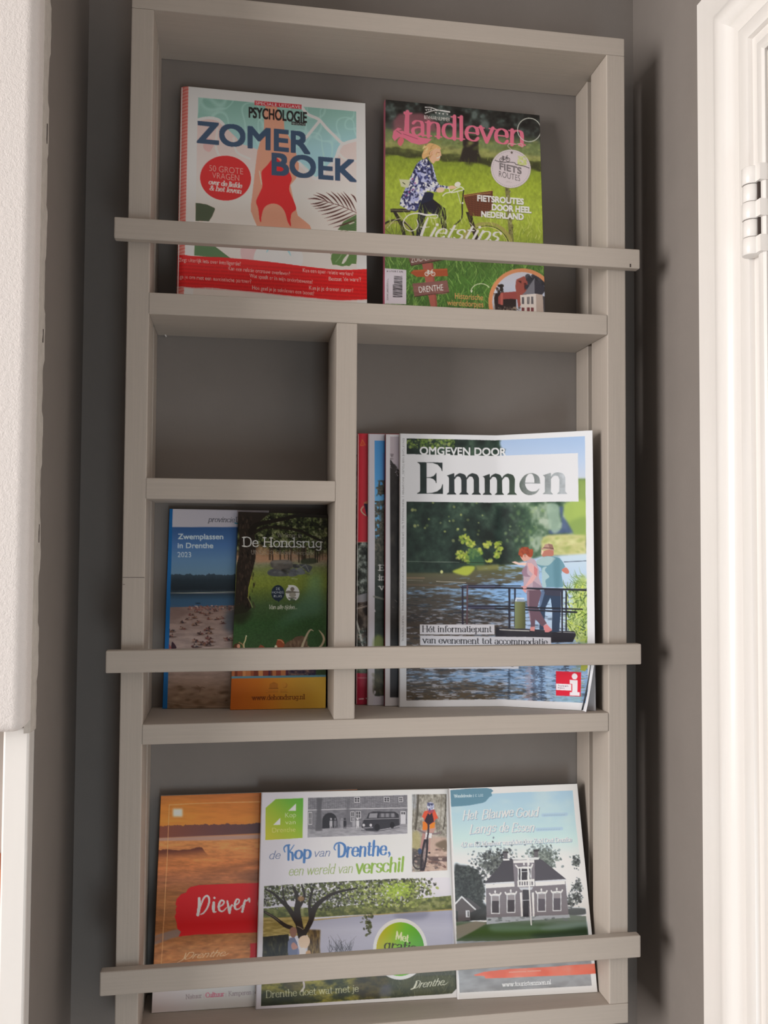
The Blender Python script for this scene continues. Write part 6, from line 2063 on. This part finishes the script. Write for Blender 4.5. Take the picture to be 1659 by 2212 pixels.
    A.clipped([(70, 300), (500, 165), (800, 150), (1352, 132), (1370, 350), (1410, 700), (1480, 1300), (1520, 1660), (1560, 2050), (1590, 2185), (160, 2262), (130, 1780), (100, 900)], pic)
    # teal label
    A.frame(960, 1680, 4.879)
    A.poly([(62, 130), (280, 112), (440, 108), (490, 118), (512, 138), (490, 155), (498, 185), (470, 200), (430, 245), (400, 258), (250, 285), (70, 298)], '5c8498')
    A.script('Wandelroute', (100, 205), (285, 198), 30, 'c3d2da', .17, .11, .04)
    A.line([(303, 172), (303, 198)], 4, 'c3d2da')
    A.text('\u20ac 2,00', (318, 197), (405, 193), 24, 'c3d2da', .01)
    # brush-written title
    SH = ('5f7488', .6)
    W_ = 'e2e9f0'
    A.script('Het', (198, 430), (345, 420), 92, W_, .13, .06, 0, .18, jit=1.6, shadow=SH)
    A.script('Blauwe', (398, 424), (720, 388), 92, W_, .13, .06, 0, .18, jit=1.6, shadow=SH)
    A.script('Goud', (758, 402), (990, 390), 90, W_, .13, .06, 0, .18, jit=1.6, shadow=SH)
    A.script('Langs', (268, 572), (540, 548), 92, W_, .13, .06, 0, .2, jit=1.6, shadow=SH)
    A.script('de', (580, 552), (668, 548), 92, W_, .13, .06, 0, .2, shadow=SH)
    A.script('Essen', (710, 552), (938, 546), 88, W_, .13, .06, 0, .2, jit=1.6, shadow=SH)
    for x0, x1, y in ((1035, 1280, 378), (970, 1230, 525)):
        A.line([(x0, y + 4), (x1, y - 6)], 34, '8fa9bd', .45, feather=6)
        for k in range(9):
            x = x0 + 10 + k * (x1 - x0) / 9.5
            A.line([(x, y + 8 - k * .7), (x + 14, y + 4 - k * .7)], 12, '7f99ae', .35)
    A.script('4,2 en 6,2 kilometer wandelen door Zuid Oost Drenthe', (175, 704), (1335, 650), 44, 'dfe6ee', .17, .11, .04, shadow=('5f7488', .7))
    # coral brush strip and address on grey
    A.frame(980, 2020, 5.027)
    A.poly([(215, 420), (330, 385), (600, 355), (1000, 335), (1300, 310), (1600, 292), (1620, 408), (1300, 425), (900, 440), (560, 455), (340, 460), (330, 432), (230, 430)], lambda X, Y: ramp([(.3, 'cc5c46'), (.6, 'd8705c'), (.75, 'e08a7c')], fbm(X, Y, 240, 200, 5)))
    A.line([(600, 392), (700, 386), (780, 384)], 13, 'e2988a', .8)
    A.line([(800, 382), (940, 374)], 13, 'e2988a', .8)
    A.script('www.touristemmen.nl', (520, 556), (1055, 528), 52, 'd4d6da', .16, .11, .05, shadow=('5a5c60', .6))
    A.poly([(1488, 412), (1545, 408), (1565, 600), (1498, 545)], 'dde0e8')
    return A


# ---------------------------------------------------------------- the magazines, placed on their shelves
M_pink = plain_mat('pink_spine', (0.50, 0.13, 0.19), rough=0.4)
M_wine = plain_mat('wine_red_spine', (0.16, 0.012, 0.03), rough=0.4)
M_white_sp = plain_mat('white_spine', (0.70, 0.69, 0.71), rough=0.45)
M_grey_page = paint_mat('grey_inner_pages', (0.42, 0.42, 0.45), var=0.05, rough=0.8, scale=(40, 1500, 40), bump=0.2)
M_dark_back = plain_mat('dark_back_cover', (0.035, 0.026, 0.034), rough=0.4)
M_corner_shade = plain_mat('corner_shade_dark', (0.045, 0.05, 0.06), rough=0.5)  # dark colour standing in for shade under the lifted cover corner

GT, GM, GB = 'magazines on the top shelf', 'magazines on the middle shelf', 'tourist booklets on the bottom shelf'
GS = 'slim booklets in the small compartment'

magazine('magazine', 'magazine with a bather in a red swimsuit and a red band of questions', 'magazine', GT,
         [(0.0448, 0.0800, 0.5238), (0.2552, 0.0800, 0.5218), (0.2530, 0.0360, 0.2645), (0.0467, 0.0360, 0.2645)],
         [(390.5, 185.0), (789.0, 223.0), (793.1, 673.4), (380.7, 653.5)], art_bather(), 1.62, 0.007, M_print, round_left=18)
magazine('magazine', 'magazine with a woman riding a bicycle through a green meadow', 'magazine', GT,
         [(0.2787, 0.0780, 0.5272), (0.4666, 0.0780, 0.5243), (0.4583, 0.0340, 0.2645), (0.2723, 0.0340, 0.2645)],
         [(832.5, 215.0), (1165.5, 249.0), (1178.3, 690.9), (831.0, 674.2)], art_cyclist(), 1.5, 0.011, M_print, spine=M_pink)
magazine('booklet', 'narrow booklet with a white head strip, blue sky and a bathing beach', 'booklet', GS,
         [(0.0388, 0.0860, 0.0454), (0.1489, 0.0830, 0.0446), (0.1412, 0.0730, -0.1754), (0.0345, 0.0835, -0.1754)],
         [(366.0, 1099.0), (581.0, 1103.0), (562.0, 1529.6), (350.5, 1530.7)], art_beach(), 1.5, 0.0045, M_print)
magazine('booklet', 'narrow booklet with an oak, grey boulders on grass and an orange foot', 'booklet', GS,
         [(0.1148, 0.0760, 0.0426), (0.2148, 0.0760, 0.0409), (0.2133, 0.0638, -0.1754), (0.1084, 0.0662, -0.1754)],
         [(515.0, 1105.5), (709.0, 1111.0), (703.5, 1529.6), (497.0, 1533.6)], art_dolmen(), 1.6, 0.004, M_print_gloss)
magazine('magazine', 'grey and black magazine at the very back, a sliver showing beside the divider', 'magazine', GM,
         [(0.2420, 0.0885, 0.1356), (0.2596, 0.0885, 0.1355), (0.2604, 0.0865, -0.1754), (0.2410, 0.0865, -0.1754)],
         [(757.0, 936.0), (790.0, 937.0), (788.0, 1519.7), (753.0, 1520.3)], art_greyshade(), 1.3, 0.004, M_print)
magazine('magazine', 'magazine with a red cover, mostly hidden, second from the divider', 'magazine', GM,
         [(0.2495, 0.0820, 0.1349), (0.4021, 0.0820, 0.1367), (0.4021, 0.0800, -0.1754), (0.2494, 0.0800, -0.1754)],
         [(773.0, 936.0), (1050.0, 940.0), (1050.0, 1515.9), (769.0, 1522.4)], art_redmag(), 1.25, 0.0035, M_print, round_left=10, coarse=.75)
magazine('magazine', 'white-bordered magazine with blue sky over trees, mostly hidden', 'magazine', GM,
         [(0.2617, 0.0765, 0.1340), (0.4062, 0.0765, 0.1351), (0.4058, 0.0735, -0.1754), (0.2623, 0.0735, -0.1754)],
         [(797.0, 937.0), (1060.0, 942.0), (1060.0, 1517.9), (795.0, 1524.0)], art_skymag(), 1.25, 0.004, M_print, spine=M_white_sp, coarse=.8)
magazine('magazine', 'white-bordered magazine with a dark cover directly behind the riverside one', 'magazine', GM,
         [(0.2803, 0.0700, 0.1332), (0.4211, 0.0700, 0.1347), (0.4205, 0.0668, -0.1754), (0.2806, 0.0668, -0.1754)],
         [(833.5, 938.0), (1090.0, 942.0), (1090.0, 1519.5), (831.5, 1525.6)], art_nightmag(), 1.25, 0.005, M_print, spine=M_wine, coarse=.8)
magazine('booklet', 'square orange sunset booklet with a red brush patch, left in the bottom row', 'booklet', GB,
         [(0.0344, 0.0830, -0.2706), (0.2521, 0.0830, -0.2718), (0.2628, 0.0492, -0.4895), (0.0305, 0.0545, -0.4895)],
         [(347.5, 1719.5), (772.0, 1705.5), (799.8, 2162.4), (327.0, 2188.5)], art_sunset(), 1.75, 0.0035, M_print, coarse=.9)
magazine('booklet', 'square white guide booklet with a pond picture and a round green sticker', 'booklet', GB,
         [(0.1443, 0.0720, -0.2680), (0.3574, 0.0720, -0.2720), (0.3582, 0.0385, -0.4895), (0.1398, 0.0458, -0.4895)],
         [(566.0, 1712.0), (972.0, 1704.0), (990.0, 2160.2), (553.0, 2180.5)], art_guide(), 1.32, 0.0033, M_print, spine=M_white_sp)
magazine('booklet', 'pale blue booklet with a grey villa behind a lawn and a dark back cover', 'booklet', GB,
         [(0.3555, 0.0640, -0.2694), (0.5072, 0.0640, -0.2695), (0.5161, 0.0272, -0.4895), (0.3585, 0.0340, -0.4895)],
         [(972.0, 1703.5), (1247.0, 1693.0), (1291.0, 2142.8), (990.0, 2159.2)], art_villa(), 1.36, 0.0042, M_print_gloss, spine=M_white_sp, back=M_dark_back)


# ---- the riverside magazine: its cover bows out to the rail on the right and its lower corner curls
def riverside():
    art = art_river()
    st_top = [(0.2962, 0.0640, 0.1337), (0.4075, 0.0580, 0.1337), (0.5055, 0.0120, 0.1363)]
    st_bot = [(0.2962, 0.0592, -0.1754), (0.4126, 0.0500, -0.1754), (0.5068, 0.0080, -0.1754)]
    a_top = [(865.0, 936.5), (1072.0, 940.5), (1280.0, 929.5)]
    a_bot = [(863.5, 1527.5), (1085.0, 1525.6), (1287.0, 1536.4)]
    root = empty('magazine', (0.40, 0.045, -0.1754))
    tag(root, 'large magazine with a couple at a riverside railing, its lower right corner curling', 'magazine', GM)
    nu, nv = 392, 536
    s = np.linspace(0, 2, nu)
    t = np.linspace(0, 1, nv)

    def along(P, s):
        P = np.array(P)
        k = np.clip(np.floor(s), 0, 1).astype(int)
        f = (s - k)[:, None]
        return P[k] * (1 - f) + P[k + 1] * f
    T, B = along(st_top, s), along(st_bot, s)
    # soften the fold
    for arr in (T, B):
        y = arr[:, 1].copy()
        ker = np.hanning(41)
        ker /= ker.sum()
        arr[:, 1] = np.convolve(np.pad(y, 20, mode='reflect', reflect_type='odd'), ker, 'valid')
    TA, BA = along(a_top, s), along(a_bot, s)
    tt = t[:, None, None]
    S = T[None] * (1 - tt) + B[None] * tt
    AX = TA[None] * (1 - tt) + BA[None] * tt
    # lower right corner bends forward and inwards
    u = np.clip((S[..., 0] - (0.5065 - 0.014 * np.clip((t[:, None] - .80) / .2, 0, 1))) / 0.012, 0, 1) * np.clip((t[:, None] - .80) / .2, 0, 1)
    lim = (0.5065 - 0.0135 * np.clip((t - .80) / .2, 0, 1) ** 1.3)[:, None]
    S[..., 0] = np.where(S[..., 0] > lim, lim + (S[..., 0] - lim) * .08, S[..., 0])
    S[..., 1] = S[..., 1] - 0.0035 * u
    sheet_mesh('front_cover', S, (0.1, 1, 0), M_print, root, AX, art, 1.1)
    # curled dark sliver put in for the shade under the lifted corner
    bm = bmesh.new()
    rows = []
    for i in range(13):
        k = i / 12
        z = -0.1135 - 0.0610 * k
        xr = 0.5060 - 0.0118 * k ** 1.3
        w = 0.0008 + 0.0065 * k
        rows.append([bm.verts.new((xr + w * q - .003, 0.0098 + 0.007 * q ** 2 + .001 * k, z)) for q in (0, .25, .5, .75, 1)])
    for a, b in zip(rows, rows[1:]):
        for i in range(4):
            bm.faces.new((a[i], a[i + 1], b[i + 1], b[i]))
    cl = mesh_obj('corner_shade_sliver', bm, M_corner_shade, root, smooth=True)
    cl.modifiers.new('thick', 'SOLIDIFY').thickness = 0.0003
    # page block and back cover follow the bow
    for name, d0, d1, mat, trim in (('page_block', 0.0012, 0.0052, M_grey_page, 0.0006), ('back_cover', 0.0052, 0.0057, M_white_sp, 0.0)):
        bm = bmesh.new()
        fr, bk = [], []
        for k in range(0, nu, 8):
            for arr, off in ((fr, d0), (bk, d1)):
                a, b = T[k], B[k]
                ex = 0.0046 * max(0, s[k] - 1) if name == 'page_block' else 0.0
                arr.append((bm.verts.new((a[0] + (ex if k > nu - 60 else 0), a[1] + off, a[2] - trim)), bm.verts.new((b[0] + (ex if k > nu - 60 else 0), b[1] + off, b[2]))))
        for i in range(len(fr) - 1):
            bm.faces.new((fr[i][0], fr[i][1], fr[i + 1][1], fr[i + 1][0]))
            bm.faces.new((bk[i][0], bk[i + 1][0], bk[i + 1][1], bk[i][1]))
            bm.faces.new((fr[i][0], fr[i + 1][0], bk[i + 1][0], bk[i][0]))
            bm.faces.new((fr[i][1], bk[i][1], bk[i + 1][1], fr[i + 1][1]))
        for e in (0, -1):
            bm.faces.new((fr[e][0], bk[e][0], bk[e][1], fr[e][1]))
        mesh_obj(name, bm, mat, root, smooth=False)
    bm = bmesh.new()
    a, b = Vector(st_top[0]), Vector(st_bot[0])
    rows = []
    for i in range(7):
        an = math.pi * i / 6
        off = Vector((-0.0008 * math.sin(an), 0.0027 * (1 - math.cos(an)), 0))
        rows.append((bm.verts.new(a + off), bm.verts.new(b + off)))
    for p, q in zip(rows, rows[1:]):
        bm.faces.new((p[0], q[0], q[1], p[1]))
    mesh_obj('spine', bm, M_white_sp, root, smooth=True)


riverside()

# ---- parcel glimpsed at the very left, behind the white post
pk = empty('gift_box', (-0.12, -0.03, -0.40))
tag(pk, 'orange and purple printed box at the far left behind the white post', 'box')
M_or = plain_mat('orange_print', (0.62, 0.16, 0.045), rough=0.5)
M_pu = plain_mat('purple_print', (0.24, 0.06, 0.36), rough=0.5)
box_obj('lid', -0.150, -0.0905, -0.060, -0.014, -0.334, -0.292, M_or, pk, 0.001)
box_obj('base', -0.150, -0.0905, -0.060, -0.014, -0.400, -0.3345, M_pu, pk, 0.001)
box_obj('trim_3', -0.34, -0.0825, -0.090, -0.0125, -0.416, -0.4005, M_white)['kind'] = 'structure'
